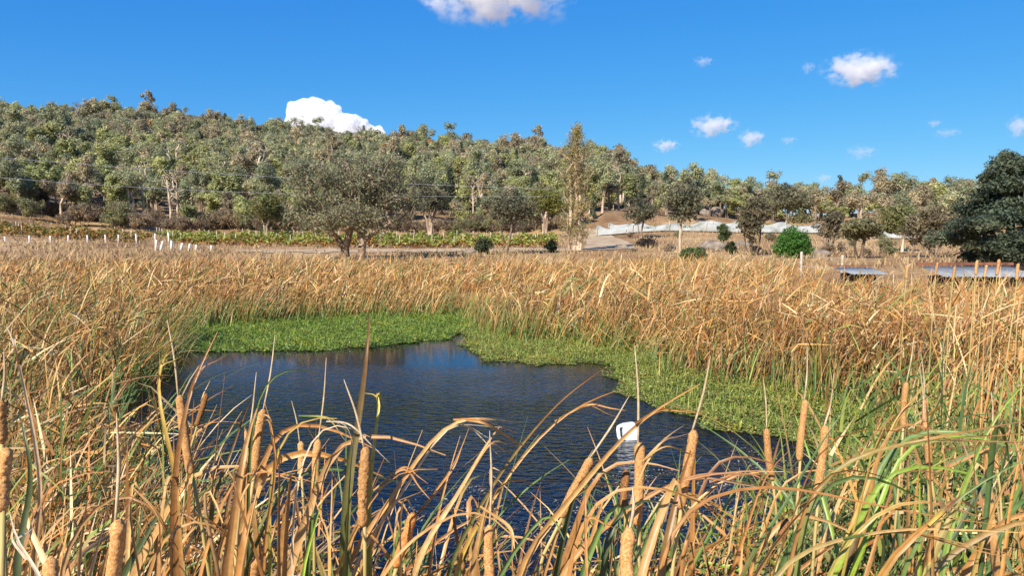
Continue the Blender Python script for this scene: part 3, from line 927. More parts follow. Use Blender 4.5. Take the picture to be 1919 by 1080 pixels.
round_tree(28, 1690, 388, 78, 100, "grey-olive gum tree with a thin white trunk left of the dark pine", OLIVE, stems_n=1, low=0.42, nl=8, nclump=120, lv=40, rad=0.12, bark=(2.0, 1.85, 1.6), leaf=.15)
round_tree(29, 1752, 385, 62, 92, "dry pale brown tree with fluffy foliage touching the dark pine", [(0.22, 0.17, 0.09), (0.19, 0.15, 0.08), (0.26, 0.21, 0.12)], stems_n=3, low=0.22, nl=8, nclump=130, lv=36, rad=0.1, bark=(1.2, 1.05, .9), bare=.1)
round_tree(30, 1200, 372, 105, 74, "grey gum tree with drooping foliage behind the dark bush heap", G2_, stems_n=2, low=0.4, nl=6, nclump=80, lv=34, rad=0.12, leaf=.17, bark=(.8, .7, .6))
round_tree(31, 1475, 345, 150, 80, "pale bushy gum tree above the right end of the netting", GREYGREEN, stems_n=2, low=0.3, nl=7, nclump=110, lv=40, leaf=.24, rad=0.2)
round_tree(32, 500, 365, 108, 90, "dark-stemmed gum tree left of the large spreading gum", OLIVE, stems_n=2, low=0.36, nl=7, nclump=110, lv=40, leaf=.19, rad=0.16, bark=(1.3, 1.2, 1.0))


def bush(seed, u, vtop, r, wpx, label, cols, nclump=90, lv=60, leaf=0.09, name="bush", dark=(.6, .5, .4)):
    b = spot(u, r); top = max(local(u, vtop, r, b)[2], 0.5); hw = px2m(wpx, r) / 2
    lobs = [(0, 0, top * .5, hw * .75, hw * .75, top * .48, 3), (-hw * .45, 0, top * .38, hw * .5, hw * .5, top * .36, 1), (hw * .45, 0, top * .4, hw * .5, hw * .5, top * .36, 1), (hw * .1, -hw * .3, top * .3, hw * .6, hw * .5, top * .3, 1.2)]
    st = [[(0, 0, -.05), (0.05, 0, top * .3), (0, 0, top * .6)]]
    return tree_thing(name, b, label, "bush", grow(seed, st, lobs, nclump, hw * .22 + .08, lv, leaf, 0.06, cols, 0.1, 0.45, 0.05, 0.01, .8), None, dark)


bush(41, 1485, 424, 58, 68, "bright green leafy round bush in the dry paddock", [(0.085, 0.20, 0.035), (0.11, 0.25, 0.045), (0.065, 0.15, 0.03)], 140, 70, .085)
bush(42, 1033, 446, 66, 24, "small dark green sapling bush at the left foot of the poplar", [(0.08, 0.11, 0.04), (0.10, 0.13, 0.05)], 40, 40)
bush(43, 1372, 450, 64, 20, "small dark upright shrub between the two middle gum trees", [(0.05, 0.065, 0.03), (0.07, 0.085, 0.035)], 40, 50)
bush(44, 1355, 410, 92, 26, "small rounded green tree in front of the netted vines", [(0.09, 0.12, 0.045), (0.12, 0.15, 0.05)], 45, 50, .11)
bush(45, 1297, 462, 52, 50, "low green shrub at the foot of the white-trunked gum", [(0.13, 0.18, 0.06), (0.10, 0.14, 0.05)], 60, 45)
bush(46, 907, 442, 63, 40, "dark green low shrub beside the small grey gum", [(0.07, 0.09, 0.04), (0.09, 0.10, 0.045)], 60, 40)
bush(47, 1500, 398, 150, 50, "pale green shrub above the netted vines on the hill foot", PALE, 50, 40, .2)
bush(48, 496, 428, 118, 16, "small bright green shrub below the dark-stemmed gum", [(0.10, 0.16, 0.05)], 25, 40, .13)
bush(49, 8, 420, 112, 22, "green shrub at the left edge of the far vine rows", [(0.14, 0.20, 0.05)], 30, 40, .13)
bush(50, 1212, 446, 80, 44, "heap of dark dead branches on the paddock", [(0.06, 0.045, 0.035), (0.09, 0.07, 0.05)], 60, 30, .10)
bush(51, 852, 425, 112, 34, "olive shrub between the pale forked gum and the large gum", OLIVE, 40, 40, .15)
bush(52, 1668, 458, 66, 20, "small pale weed bush on bare ground below the grey-olive gum", PALE, 25, 30, .08)

# ---- dark pine at the right edge
r = 46.0
b2 = spot(1890, r)
Ht = local(1890, 294, r, b2)[2]
lobs = []
gg = random.Random(3)
for k in range(34):
    z = 0.05 + 0.92 * (k + .5) / 34
    wide = px2m(105, r) * (1.0 if z < .45 else max(0.22, 1.0 - (z - .45) * 1.25))
    a = gg.uniform(0, 6.28); q = wide * gg.uniform(.35, .72)
    lobs.append((q * math.cos(a), q * math.sin(a), Ht * z, wide * gg.uniform(.28, .5), wide * gg.uniform(.28, .5), Ht * .055, 1.0))
tree_thing("pine_tree", b2, "big dark green pine tree filling the right edge above the shed roof", "tree",
           grow(8, [[(0, 0, -.1), (0.1, 0, Ht * .3), (-.05, 0, Ht * .6), (0, 0, Ht * .95)], [(1.0, .5, -.1), (1.3, .4, Ht * .3), (1.6, 0.3, Ht * .6)]], lobs, 520, 0.55, 95, 0.10, 0.28,
                [(0.080, 0.105, 0.062), (0.105, 0.132, 0.074), (0.145, 0.165, 0.09), (0.066, 0.086, 0.055)], 0.0, 0.25, 0.02, 0.02, .55, .35), bark=(.5, .42, .36))

# ---- hillside wood: prototypes
def hill_proto(seed, shape, lv=84, ncl=48, leaf=0.21):
    g = random.Random(seed)
    if shape == "gum":                      # 10 m gum: bare limbs under flattened domes
        Ht = 10.0; lobs = []
        for k in range(7):
            a = g.uniform(0, 6.28); q = g.uniform(.3, 2.3)
            lobs.append((q * math.cos(a), q * math.sin(a), g.uniform(4.4, 9.0) - q * .45, g.uniform(1.0, 1.9), g.uniform(1.0, 1.9), g.uniform(.9, 1.6), 1))
        ns = g.choice([1, 1, 2, 2, 3])
        st = [[(k * .3, 0, -.4), (k * .5 + g.uniform(-.3, .3), g.uniform(-.4, .4), 3.0), (g.uniform(-1.4, 1.4), g.uniform(-1.2, 1.2), 6.2)] for k in range(ns)]
        return grow(seed, st, lobs, ncl, 0.95, lv, leaf, 0.24, [(1, 1, 1), (1.15, 1.1, 1.05), (.85, .88, .85)], .5, .3, .1, .07, .8, .4, sides=5, dome=.85, bare=.12)
    if shape == "bushy":                    # 7 m rounder, leafier to the ground
        lobs = []
        for k in range(7):
            a = g.uniform(0, 6.28); q = g.uniform(.2, 1.7)
            lobs.append((q * math.cos(a), q * math.sin(a), g.uniform(2.2, 6.0) - q * .35, g.uniform(.9, 1.5), g.uniform(.9, 1.5), g.uniform(.8, 1.2), 1))
        st = [[(0, 0, -.4), (g.uniform(-.2, .2), 0, 1.6), (g.uniform(-.5, .5), g.uniform(-.5, .5), 4.0)]]
        return grow(seed, st, lobs, ncl, 0.9, lv, leaf, 0.13, [(1, 1, 1), (1.15, 1.12, 1.0), (.85, .88, .85)], .2, .45, .08, .03, .7, .4, sides=5, dome=.85)
    if shape == "cypress":                  # 9 m dark cone
        lobs = [(0, 0, 1.2 + 7.6 * k / 9, 1.35 * (1 - k / 10.5), 1.35 * (1 - k / 10.5), .6, 1.2 - k / 12) for k in range(10)]
        return grow(seed, [[(0, 0, -.3), (0, 0, 4), (0, 0, 9.0)]], lobs, int(ncl * 1.2), 0.5, lv, leaf * .8, 0.14, [(1, 1, 1), (.8, .82, .8), (1.2, 1.2, 1.1)], 0, .5, 0, .02, .9, .2, sides=5)
    if shape == "dead":                     # 9 m leafless grey gum
        lobs = [(g.uniform(-1.6, 1.6), g.uniform(-1.6, 1.6), g.uniform(4, 8.5), 1.3, 1.3, 1.3, 1) for k in range(6)]
        return grow(seed, [[(0, 0, -.3), (.2, 0, 3), (-.3, .2, 6)]], lobs, 60, 0.5, 4, leaf * .6, 0.2, [(1, 1, 1)], .3, .4, .12, .03, .7, .2, bare=.5, sides=5)
    if shape == "thicket":                  # 3.5 m twiggy undergrowth
        lobs = [(g.uniform(-1.5, 1.5), g.uniform(-1.2, 1.2), g.uniform(1.0, 2.6), 1.0, 1.0, .9, 1) for k in range(6)]
        st = [[(k * .35, g.uniform(-.5, .5), -.2), (k * .5 + g.uniform(-.3, .3), g.uniform(-.5, .5), 1.6)] for k in range(-2, 3)]
        return grow(seed, st, lobs, ncl + 24, 0.42, int(lv * .4), leaf * .6, 0.05, [(1, 1, 1), (1.2, 1.1, 1.0), (.8, .85, .85)], .1, .2, .05, .02, 1.0, .2, sides=4)


TINTS = {
    "grey": [(0.225, 0.226, 0.120), (0.255, 0.246, 0.134), (0.196, 0.204, 0.114)],
    "olive": [(0.235, 0.235, 0.098), (0.265, 0.255, 0.105), (0.210, 0.215, 0.090)],
    "brown": [(0.260, 0.215, 0.128), (0.235, 0.195, 0.122), (0.285, 0.235, 0.140)],
    "rust": [(0.34, 0.165, 0.07), (0.31, 0.19, 0.075)],
    "dark": [(0.060, 0.075, 0.045), (0.075, 0.090, 0.050)],
    "twig": [(0.200, 0.150, 0.095), (0.165, 0.125, 0.08), (0.16, 0.155, 0.075)],
}
KINDS = {  # kind: (shape, name, seeds)
    "grey": ("gum", "gum_tree", [101, 102, 103, 104]), "olive": ("bushy", "gum_tree", [111, 112, 113]),
    "brown": ("gum", "gum_tree", [121, 122, 123]), "rust": ("bushy", "gum_tree", [131]),
    "dark": ("cypress", "cypress_pine", [141, 142]), "dead": ("dead", "dead_tree", [151, 152]), "twig": ("thicket", "thicket_shrub", [161, 162]),
}
TINTS["dead"] = TINTS["grey"]


def hill_spots():
    out = []
    g = np.random.default_rng(99)
    # left hill
    cell = 5.0
    for r in np.arange(139, 392, cell * .86):
        half = R(41)
        n = int(2 * half * r / cell)
        for k in range(n):
            az = -half + 2 * half * (k + g.random()) / n
            rr = r + g.uniform(-.5, .5) * cell
            u = 960 + 1398 * math.tan(az)
            if u > 2080: continue
            r1 = float(np.interp(u, UU, R1))
            foot = float(np.interp(u, [-900, 0, 250, 400, 800, 1050, 1130, 1200, 1300, 1500, 1700, 1900, 2100], [136, 140, 138, 133, 134, 136, 150, 156, 158, 158, 142, 138, 138]))
            if rr < foot + g.uniform(0, 5) or rr > r1 + 10: continue
            if u > 1220 and rr < 164 and g.random() < 0.3: continue
            out.append((u, az, rr, (rr - foot) / (r1 - foot)))
    return out, g


SP, g = hill_spots()
recs = []
for u, az, rr, q in SP:
    x, y = rr * math.sin(az), rr * math.cos(az)
    c = g.random()
    if u > 1220: pr = [("grey", .50), ("olive", .18), ("brown", .22), ("rust", .03), ("dark", .05), ("dead", .02)]
    elif q < .5: pr = [("olive", .46), ("grey", .22), ("brown", .13), ("dark", .06), ("rust", .01), ("dead", .12)]
    else: pr = [("grey", .36), ("olive", .20), ("brown", .22), ("dark", .09), ("rust", .02), ("dead", .11)]
    acc = 0
    for kd, w_ in pr:
        acc += w_
        if c < acc: break
    if kd == "rust" and q < .6: kd = "grey"
    s = g.uniform(.58, 1.12) ** 1.0 * (1.25 if g.random() < .1 else 1.0) * (1.0 if u < 1180 else .84)
    if u < 1180 and q > .86 and kd != "dark": s *= g.uniform(.95, 1.45)
    if kd == "olive": s *= 1.1
    recs.append(dict(u=u, x=x, y=y, r=rr, q=q, kd=kd, s=s))
# twiggy undergrowth along the wood's foot
for k in range(84):
    u = -60 + 1120 * (k + g.random()) / 84
    rr = float(np.interp(u, [-900, 0, 250, 400, 800, 1050], [134, 137, 135, 130, 131, 133])) + g.uniform(-1, 11)
    az = math.atan((u - 960) / 1398)
    recs.append(dict(u=u, x=rr * math.sin(az), y=rr * math.cos(az), r=rr, q=0, kd="twig", s=g.uniform(.45, 1.35)))
for k in range(46):
    u = 1180 + 760 * (k + g.random()) / 46; rr = float(np.interp(u, [1180, 1560, 1700, 1900], [150, 152, 120, 118])) + g.uniform(0, 26); az = math.atan((u - 960) / 1398)
    recs.append(dict(u=u, x=rr * math.sin(az), y=rr * math.cos(az), r=rr, q=0, kd=["olive", "grey", "brown"][k % 3], s=g.uniform(.5, .85)))
for k in range(34):
    u = g.uniform(1150, 1930); rr = g.uniform(58, 118); az = math.atan((u - 960) / 1398)
    recs.append(dict(u=u, x=rr * math.sin(az), y=rr * math.cos(az), r=rr, q=.5, kd="twig", s=g.uniform(.16, .42)))
for rc in recs: rc["show"] = rc["s"] * {"twig": 3.5}.get(rc["kd"], 9) / rc["r"] * (1.5 if (rc["r"] > .97 * np.interp(rc["u"], UU, R1)) else 1.0)
vis = [rc for rc in recs if -40 < rc["u"] < 1960]
vis.sort(key=lambda d: -d["show"])
near = [d for d in vis if d["kd"] != "twig"][:285] + [d for d in vis if d["kd"] == "twig"]
nid = {id(d) for d in near}
far = [d for d in recs if id(d) not in nid]
print("hill trees", len(recs), "near", len(near))

LOOK = {"grey": "grey-green gum tree", "olive": "bushy olive-green gum tree", "brown": "brownish grey gum tree", "rust": "rust-coloured dying gum tree",
        "dark": "dark pointed cypress pine", "dead": "leafless grey dead tree", "twig": "brown twiggy undergrowth shrub"}
def zone(d):
    if d["kd"] == "twig": return "along the foot of the wooded hill" if d["q"] == 0 else "on the bare paddock below the netted vines"
    if d["u"] > 1220: return "on the low ridge behind the netted vines" if d["u"] < 1560 else "on the rise left of the dark pine"
    if d["q"] > .85: return "on the skyline of the wooded hill"
    s = "left of the large spreading gum" if d["u"] < 530 else "behind the large spreading gum" if d["u"] < 800 else "between the large gum and the poplar" if d["u"] < 1050 else "just right of the poplar"
    return "at the wood edge " + s if d["q"] < .12 else "up the hillside " + s
protos = {}
def proto(kd):
    sh, nm, seeds = KINDS[kd]
    sd = seeds[int(g.integers(len(seeds)))]
    if sd not in protos:
        (TV, TF), (CV, CF, CC) = hill_proto(sd, sh)
        protos[sd] = (np_data("trunk", TV, TF, None, M_BARK, True), np_data("crown", CV, CF, CC, M_LEAF))
    return protos[sd]
BARKS = [(2.0, 1.8, 1.58), (1.3, 1.15, 1.0), (1.0, .86, .75), (2.5, 2.3, 2.05)]
for d in near:
    tm, cm = proto(d["kd"])
    lab = f"{LOOK[d['kd']]} {zone(d)}"
    root = empty(KINDS[d["kd"]][1], (d["x"], d["y"], tz(d["x"], d["y"])), lab, "shrub" if d["kd"] == "twig" else "tree", lab.replace("tree", "trees", 1) if "tree" in lab else "group of " + lab, g.uniform(0, 6.28))
    root.scale = (d["s"] * g.uniform(.9, 1.1), d["s"] * g.uniform(.9, 1.1), d["s"] * g.uniform(.88, 1.15))
    a = link(bpy.data.objects.new("trunk", tm), root); a.color = (2.1, 1.95, 1.75, 1) if d["kd"] == "dead" else (*BARKS[int(g.integers(4))], 1) if d["kd"] not in ("dark", "twig") else (.55, .47, .42, 1)
    t_ = TINTS[d["kd"]]; t_ = np.array(t_[int(g.integers(len(t_)))]) * g.uniform(1.3, 1.95)
    b = link(bpy.data.objects.new("crown", cm), root); b.color = (*t_, 1)
# the rest of the wood reads as one mass
low = {}
tp, cp = [], []
for d in far:
    sh, nm, seeds = KINDS[d["kd"]]
    sd = seeds[int(g.integers(len(seeds)))]
    if sd not in low: low[sd] = hill_proto(sd, sh, lv=40, ncl=36, leaf=0.28)
    (TV, TF), (CV, CF, CC) = low[sd]
    a = g.uniform(0, 6.28); ca, sa = math.cos(a), math.sin(a)
    M = np.array([[ca, -sa, 0], [sa, ca, 0], [0, 0, 1]]) * d["s"]
    o = np.array([d["x"], d["y"], tz(d["x"], d["y"])])
    t_ = TINTS[d["kd"]]; t_ = np.array(t_[int(g.integers(len(t_)))]) * g.uniform(1.3, 1.95)
    cp.append((CV @ M.T + o, CF, CC * t_))
    bk = np.array([0.22, 0.185, 0.15]) * BARKS[int(g.integers(4))]
    cp.append((TV @ M.T + o, TF, np.tile(bk, (len(TV), 1))))
V, Fc, C = cat_meshes(cp)
print("forest quads", len(Fc))
tag(np_obj("distant_wood", V, Fc, C, M_LEAF), "distant mass of gum woodland covering the upper hillside", "woodland", kind="stuff")


# ---------------------------------------------------------------- paddock: grass, vines, fences, netting, rocks
n = 60000
rr = np.sqrt(rng.uniform(38 ** 2, 150 ** 2, n)); az = rng.uniform(-R(37), R(37), n)
x, y = rr * np.sin(az), rr * np.cos(az)
uu = 960 + 1398 * np.tan(az)
q = np.sin(x * .35 + 1.2 * np.sin(y * .21)) * np.sin(y * .3 + x * .08)
keep = (rng.random(n) < np.clip(.55 + .6 * q, .05, 1)) & ~((uu > 1080) & (uu < 1190) & (rr > 68)) & ~((rr > 68) & (rr < 78) & (uu > 430) & (uu < 1100) & (rng.random(n) < .85))
x, y = x[keep], y[keep]; n = len(x)
GR = np.array([(0.46, 0.31, 0.16), (0.38, 0.24, 0.12), (0.52, 0.38, 0.21), (0.30, 0.19, 0.10), (0.40, 0.30, 0.13)])
V, Fc, C = blades(np.column_stack([x, y, terrain(x, y) - .03]), rng.uniform(.2, .6, n), np.abs(rng.normal(.3, .25, n)), rng.uniform(0, 1, n), np.full(n, .6), np.zeros(n), rng.uniform(0, 6.28, n), rng.uniform(.04, .13, n), pick(GR, n), pick(GR, n), 2, zmin=-9)
tag(np_obj("dry_grass", V, Fc, C, M_GRASS), "short dry straw grass on the paddock beyond the reeds", "grass", kind="stuff")


def vine_row(x0, x1, y, label, pal, orange, hgt=1.05, group=None):
    L = x1 - x0
    root = empty("vine_row", (x0, y, tz(x0, y)), label, "vines", group)
    n = int(L * 62)
    px = rng.uniform(0, L, n); hz = rng.random(n) ** .8 * hgt + .12
    wob = .8 + .25 * np.sin(px * 3.1) + .2 * np.sin(px * 1.3 + y)
    P = np.column_stack([px + x0, y + rng.normal(0, .28, n), hz * wob])
    P[:, 2] += terrain(P[:, 0], P[:, 1])
    V, Fc, C = leaflets(P, 0.16, pal, 1.0, .75)
    om = (rng.random(n) < orange * (1.3 - hz / hgt))
    oc = pick(np.array([(0.36, 0.14, 0.04), (0.42, 0.22, 0.05), (0.28, 0.10, 0.04)]), n)
    C = np.where(np.repeat(om, 4)[:, None], np.repeat(oc, 4, 0), C)
    np_obj("foliage", V - np.array(root.location), Fc, C, M_GRASS, root)
    k = np.arange(0, L, 6.0) + x0
    B = np.column_stack([k, np.full(len(k), y), terrain(k, np.full(len(k), y)) - .1])
    for b in B:
        TV, TF = polytube([b - np.array(root.location), b + [0.02, 0, 1.35] - np.array(root.location)], .045, 6)
        np_obj("post", TV, TF, None, M_OLDPOST, root)
    return root


VG = np.array([(0.27, 0.31, 0.06), (0.21, 0.26, 0.05), (0.32, 0.33, 0.07), (0.17, 0.21, 0.05), (0.33, 0.29, 0.08)])
VO = np.array([(0.26, 0.20, 0.06), (0.22, 0.20, 0.05), (0.32, 0.20, 0.06), (0.18, 0.19, 0.05)])
ordn = ["nearest", "second", "third", "fourth", "fifth", "rearmost"]
for k, yy in enumerate([82, 86.5, 91, 95.5, 100, 104.5]):
    ua = [340, 325, 315, 305, 300, 295][k]
    vine_row((ua - 960) / 1398 * yy, (1045 - 960) / 1398 * yy, yy, f"{ordn[k]} vine row of the middle vineyard, green leaves turning orange below", VG, [.8, .45, .3, .2, .15, .15][k], .78, "vine rows of the middle vineyard")
for k, yy in enumerate([82, 86.5, 91]):
    vine_row((-60 - 960) / 1398 * yy, ([262, 275, 285][k] - 960) / 1398 * yy, yy, f"{['front', 'central', 'back'][k]} row of autumn vines at far left behind the white posts", VO, .45, 1.0, "vine rows at far left")


def fence(name, label, posts, hgt, rad, wire=True, mat=M_POST):
    """posts: (u, v_top, r, lean) on the ground"""
    P0 = spot(posts[0][0], posts[0][2])
    root = empty(name, P0, label, "fence")
    tops = []
    for u, vt, r, ln in posts:
        b = spot(u, r) - P0
        h = max(local(u, vt, r, spot(u, r))[2], .5) if vt else hgt
        t_ = b + np.array([ln * h, 0, h])
        V, Fc = polytube([b + [0, 0, -.2], b + (t_ - b) * .5, b + (t_ - b) * .97, t_], [rad, rad, rad, rad * .8], 8)
        np_obj("post", V, Fc, None, mat, root, False)
        tops.append((b, t_))
    if wire:
        for q in (.45, .85):
            pts_ = [b + (t_ - b) * q for b, t_ in tops]
            V, Fc = polytube(pts_, .008, 5, False)
            np_obj("wire", V, Fc, None, M_WIRE, root)
    return root


fence("wire_fence", "wire fence on pale upright posts before the far left vines", [(-30, 442, 84, 0), (11, 444, 85, -.05), (56, 442, 86, .03), (96, 442, 87, -.04), (129, 441, 88, .02), (165, 441, 89, 0), (199, 440, 90, -.03), (223, 440, 91, .02), (257, 438, 90, -.05), (292, 438, 92, 0), (318, 436, 92, -.08)], 1.0, .085)
fence("wire_fence", "fence of crooked leaning white posts left of the vineyard", [(292, 450, 74, .12), (300, 452, 73, .35), (321, 452, 74, .08), (338, 456, 72, .30), (354, 457, 73, .20), (368, 459, 74, .03), (396, 460, 72, .02)], .9, .10)
fence("wire_fence", "weathered post fence behind the reeds before the bright green bush", [(1503, 472, 36, 0), (1579, 478, 36, .03)], 1.1, .06, True, M_OLDPOST)


def cable(label, pix):
    pts_ = [np.array([0, 0, H]) + ray(u, v) * (r / math.hypot(*ray(u, v)[:2])) for u, v, r in pix]
    pts_ = np.array(pts_)
    tt = np.linspace(0, 1, len(pts_)); t2 = np.linspace(0, 1, 40)
    co = [np.polyfit(tt, pts_[:, c], 2) for c in range(3)]
    P = np.stack([np.polyval(c, t2) for c in co], 1)
    V, Fc = polytube(P, .0155, 6)
    tag(np_obj("power_line", V, Fc, None, M_CABLE), label, "power line", "power lines over the wood")


cable("upper of two thin power lines crossing before the wooded hill", [(-300, 268, 52), (0, 292, 60), (300, 317, 70), (600, 338, 82), (850, 350, 94), (1020, 353, 104)])
cable("lower of two thin power lines crossing before the wooded hill", [(-300, 303, 52), (0, 329, 60), (300, 351, 70), (600, 368, 82), (850, 371, 94), (1020, 366, 104)])


def netting(u0, u1, r, label, hgt, seed):
    g = np.random.default_rng(seed)
    a, b = spot(u0, r), spot(u1, r)
    L = np.linalg.norm((b - a)[:2]); n = int(L * 3)
    root = empty("vine_netting", a, label, "netting", "white netting over the vines")
    V = []
    prof = [(-.75, .12), (-.68, .55), (-.5, .9), (0, 1.0), (.5, .92), (.7, .5), (.78, .1)]
    for i in range(n + 1):
        s = i / n; p = a + (b - a) * s; p[2] = tz(p[0], p[1])
        w_ = 1 - .36 * abs(math.sin(s * L / 5.5 * math.pi)) ** 1.0 + .16 * math.sin(s * L * .33 + seed) + .08 * math.sin(s * L * 1.1 + 2 * seed) + .05 * math.sin(s * L * 2.1 + seed)
        for (dy, q) in prof:
            V.append(p - a + np.array([g.normal(0, .03), dy + g.normal(0, .05), hgt * q * (w_ if q > .3 else 1)]))
    k = len(prof)
    Fc = [[i * k + j, (i + 1) * k + j, (i + 1) * k + j + 1, i * k + j + 1] for i in range(n) for j in range(k - 1)]
    np_obj("net", np.array(V), np.array(Fc), None, M_NET, root, False)
    # the vines under the net
    m = int(L * 26); q = g.random(m); pv = a + (b - a) * q[:, None]
    pv[:, 1] += g.normal(0, .3, m); pv[:, 2] = terrain(pv[:, 0], pv[:, 1]) + g.uniform(.15, hgt * .6, m)
    VV, VF, VC = leaflets(pv, .16, VG * .8, 1.0, .75)
    np_obj("foliage", VV - a, VF, VC, M_GRASS, root)
    for s in np.arange(0, 1.001, 5.5 / L):
        p = a + (b - a) * s; p[2] = tz(p[0], p[1])
        TV, TF = polytube([p - a - [0, .9, .1], p - a + [0, -.9, hgt * 1.02]], .05, 6)
        np_obj("post", TV, TF, None, M_OLDPOST, root)


M_NET = noisy_mat("white_net", [(0.32, (0.20, 0.21, 0.16)), (0.46, (0.36, 0.36, 0.33)), (0.66, (0.44, 0.44, 0.42))], 0.7, 0.8, 0.06, 3, detail=5)
_t = M_NET.node_tree
_o = [n for n in _t.nodes if n.type == 'OUTPUT_MATERIAL'][0]; _p = [n for n in _t.nodes if n.type == 'BSDF_PRINCIPLED'][0]
_tr = _t.nodes.new("ShaderNodeBsdfTransparent"); _mx = _t.nodes.new("ShaderNodeMixShader"); _mx.inputs[0].default_value = .22
_t.links.new(_p.outputs[0], _mx.inputs[1]); _t.links.new(_tr.outputs[0], _mx.inputs[2]); _t.links.new(_mx.outputs[0], _o.inputs["Surface"])
netting(1118, 1390, 118, "front white netting draped over vines right of the poplar", 1.45, 1)
netting(1140, 1535, 125, "rear long white netting over vines below the low ridge", 1.5, 2)
netting(1330, 1535, 119, "short white netting row ending near the pale hill shrub", 1.3, 3)
netting(1640, 1710, 112, "short stretch of white netting seen between the right hand gums", 1.5, 4)


def boulder(u, r, w, h, label, seed, group=None):
    b = spot(u, r)
    bm = bmesh.new()
    bmesh.ops.create_icosphere(bm, subdivisions=3, radius=1)
    g = random.Random(seed)
    ph = [g.uniform(0, 6) for _ in range(6)]
    for v in bm.verts:
        c = v.co
        d = 1 + .16 * math.sin(2.3 * c.x + ph[0]) * math.cos(2.1 * c.y + ph[1]) + .09 * math.sin(5 * c.z + ph[2] + 3 * c.x) + .06 * math.sin(7 * c.y + ph[3]) + g.uniform(-.02, .02)
        v.co = Vector((c.x * w / 2 * d, c.y * w * .4 * d, c.z * h * .65 * d + h * .25))
    o = bm_obj("boulder", bm, M_ROCK, smooth=True)
    o.location = b
    tag(o, label, "rock", group)


for i, (u, r, w, h, lab) in enumerate([
    (1335, 76, 2.6, 1.0, "broad flat granite boulder behind the paddock shrubs"), (1392, 84, 1.6, .8, "rounded grey boulder left of the brown-green gum"),
    (1255, 70, 1.3, .6, "low boulder beside the white gum trunk"), (1340, 165, 3.4, 2.2, "tall stacked granite outcrop below the low ridge trees"), (1322, 163, 2.4, 1.6, "smaller outcrop rock touching the tall granite outcrop"),
    (1500, 168, 2.6, 1.3, "grey boulder on the bare slope above the netting end"), (1522, 166, 1.6, .8, "small pale rock right of the slope boulder"), (1538, 62, 1.4, .6, "pale boulder near the weathered fence posts"),
    (296, 305, 9, 5, "grey granite outcrop high in the wooded hill"), (1222, 82, 1.5, .7, "dark boulder next to the heap of dead branches"), (880, 66, 1.0, .4, "small stone on the sandy path left of the dark shrub"),
    (1165, 78, 1.3, .5, "half-buried stone at the right side of the sandy track")]):
    boulder(u, r, w, h, lab, 200 + i)


# ---------------------------------------------------------------- low shed roof on the right
def box_bm(bm, x0, x1, y0, y1, z0, z1):
    vs = [bm.verts.new(c) for c in [(x0, y0, z0), (x1, y0, z0), (x1, y1, z0), (x0, y1, z0), (x0, y0, z1), (x1, y0, z1), (x1, y1, z1), (x0, y1, z1)]]
    for f in [(0, 3, 2, 1), (4, 5, 6, 7), (0, 1, 5, 4), (1, 2, 6, 5), (2, 3, 7, 6), (3, 0, 4, 7)]:
        bm.faces.new([vs[i] for i in f])


def shed(u0, u1, v_top, v_low, r, label, beam_w):
    yb = r
    a = at_depth(u0, v_top, yb + 1.6); b = at_depth(u1, v_top, yb + 1.6)
    lo = at_depth(u0, v_low, yb)
    L = b[0] - a[0]
    root = empty("shed", (a[0], yb, tz(a[0], yb)), label, "shed")
    o = np.array(root.location)
    n = int(L / .038 / 2) * 2
    xs = np.linspace(0, L, n)
    zc = .018 * np.sin(xs / .076 * 2 * math.pi / 2)
    V = np.concatenate([np.column_stack([xs, np.zeros(n), lo[2] - o[2] + zc]), np.column_stack([xs, np.full(n, 1.6), a[2] - o[2] + zc])])
    Fc = np.array([[i, i + 1, n + i + 1, n + i] for i in range(n - 1)])
    ro = np_obj("roof", V, Fc, None, M_TIN, root, True)
    m_ = ro.modifiers.new("thickness", 'SOLIDIFY'); m_.thickness = .012
    bm = bmesh.new(); box_bm(bm, -.1, L + .1, 1.58, 1.72, a[2] - o[2] + .03, a[2] - o[2] + .03 + beam_w)
    bm_obj("ridge_beam", bm, M_RUST, root, False)
    bm = bmesh.new(); box_bm(bm, .25, L - .25, .45, 1.5, -.2, lo[2] - o[2] - .03)
    bm_obj("wall", bm, M_DARK, root, False)
    if L < 2: return
    bm = bmesh.new(); box_bm(bm, L + .02, L + .14, -.02, 1.56, -.2, a[2] - o[2] + .02)
    bm_obj("end_post", bm, M_DARK, root, False)


shed(1725, 1895, 499, 519, 27.0, "low shed with pale corrugated roof and rusty ridge under the dark pine", .11)
shed(1562, 1628, 501, 514, 27.6, "small low shed roof of grey metal half hidden by reeds", .05)


# ---------------------------------------------------------------- floating white container
def container():
    c = on_plane(1177, 823)
    root = empty("plastic_container", (c[0], c[1], 0), "white plastic container floating on the dark water", "container", rz=R(8))
    bm = bmesh.new()
    box_bm(bm, -.052, .122, -.08, .08, -.06, .20)
    bmesh.ops.bevel(bm, geom=bm.edges[:], offset=.034, segments=5, affect='EDGES', profile=.6)
    bm_obj("body", bm, M_PLASTIC, root)
    V, Fc = polytube([(-.03, 0, .172), (-.075, 0, .178), (-.108, 0, .165), (-.116, 0, .13), (-.116, 0, .05), (-.105, 0, .0), (-.06, 0, -.02), (-.03, 0, -.02)], .024, 10)
    np_obj("handle", V, Fc, None, M_PLASTIC, root, True)
    bm = bmesh.new(); bmesh.ops.create_cone(bm, cap_ends=True, segments=20, radius1=.028, radius2=.026, depth=.03)
    bmesh.ops.rotate(bm, verts=bm.verts, cent=(0, 0, 0), matrix=__import__("mathutils").Matrix.Rotation(R(90), 3, 'X'))
    bmesh.ops.translate(bm, verts=bm.verts, vec=(.06, .088, .12))
    bm_obj("cap", bm, M_PLASTIC, root)
    root.rotation_euler = (R(-6), R(-5), R(12))


container()


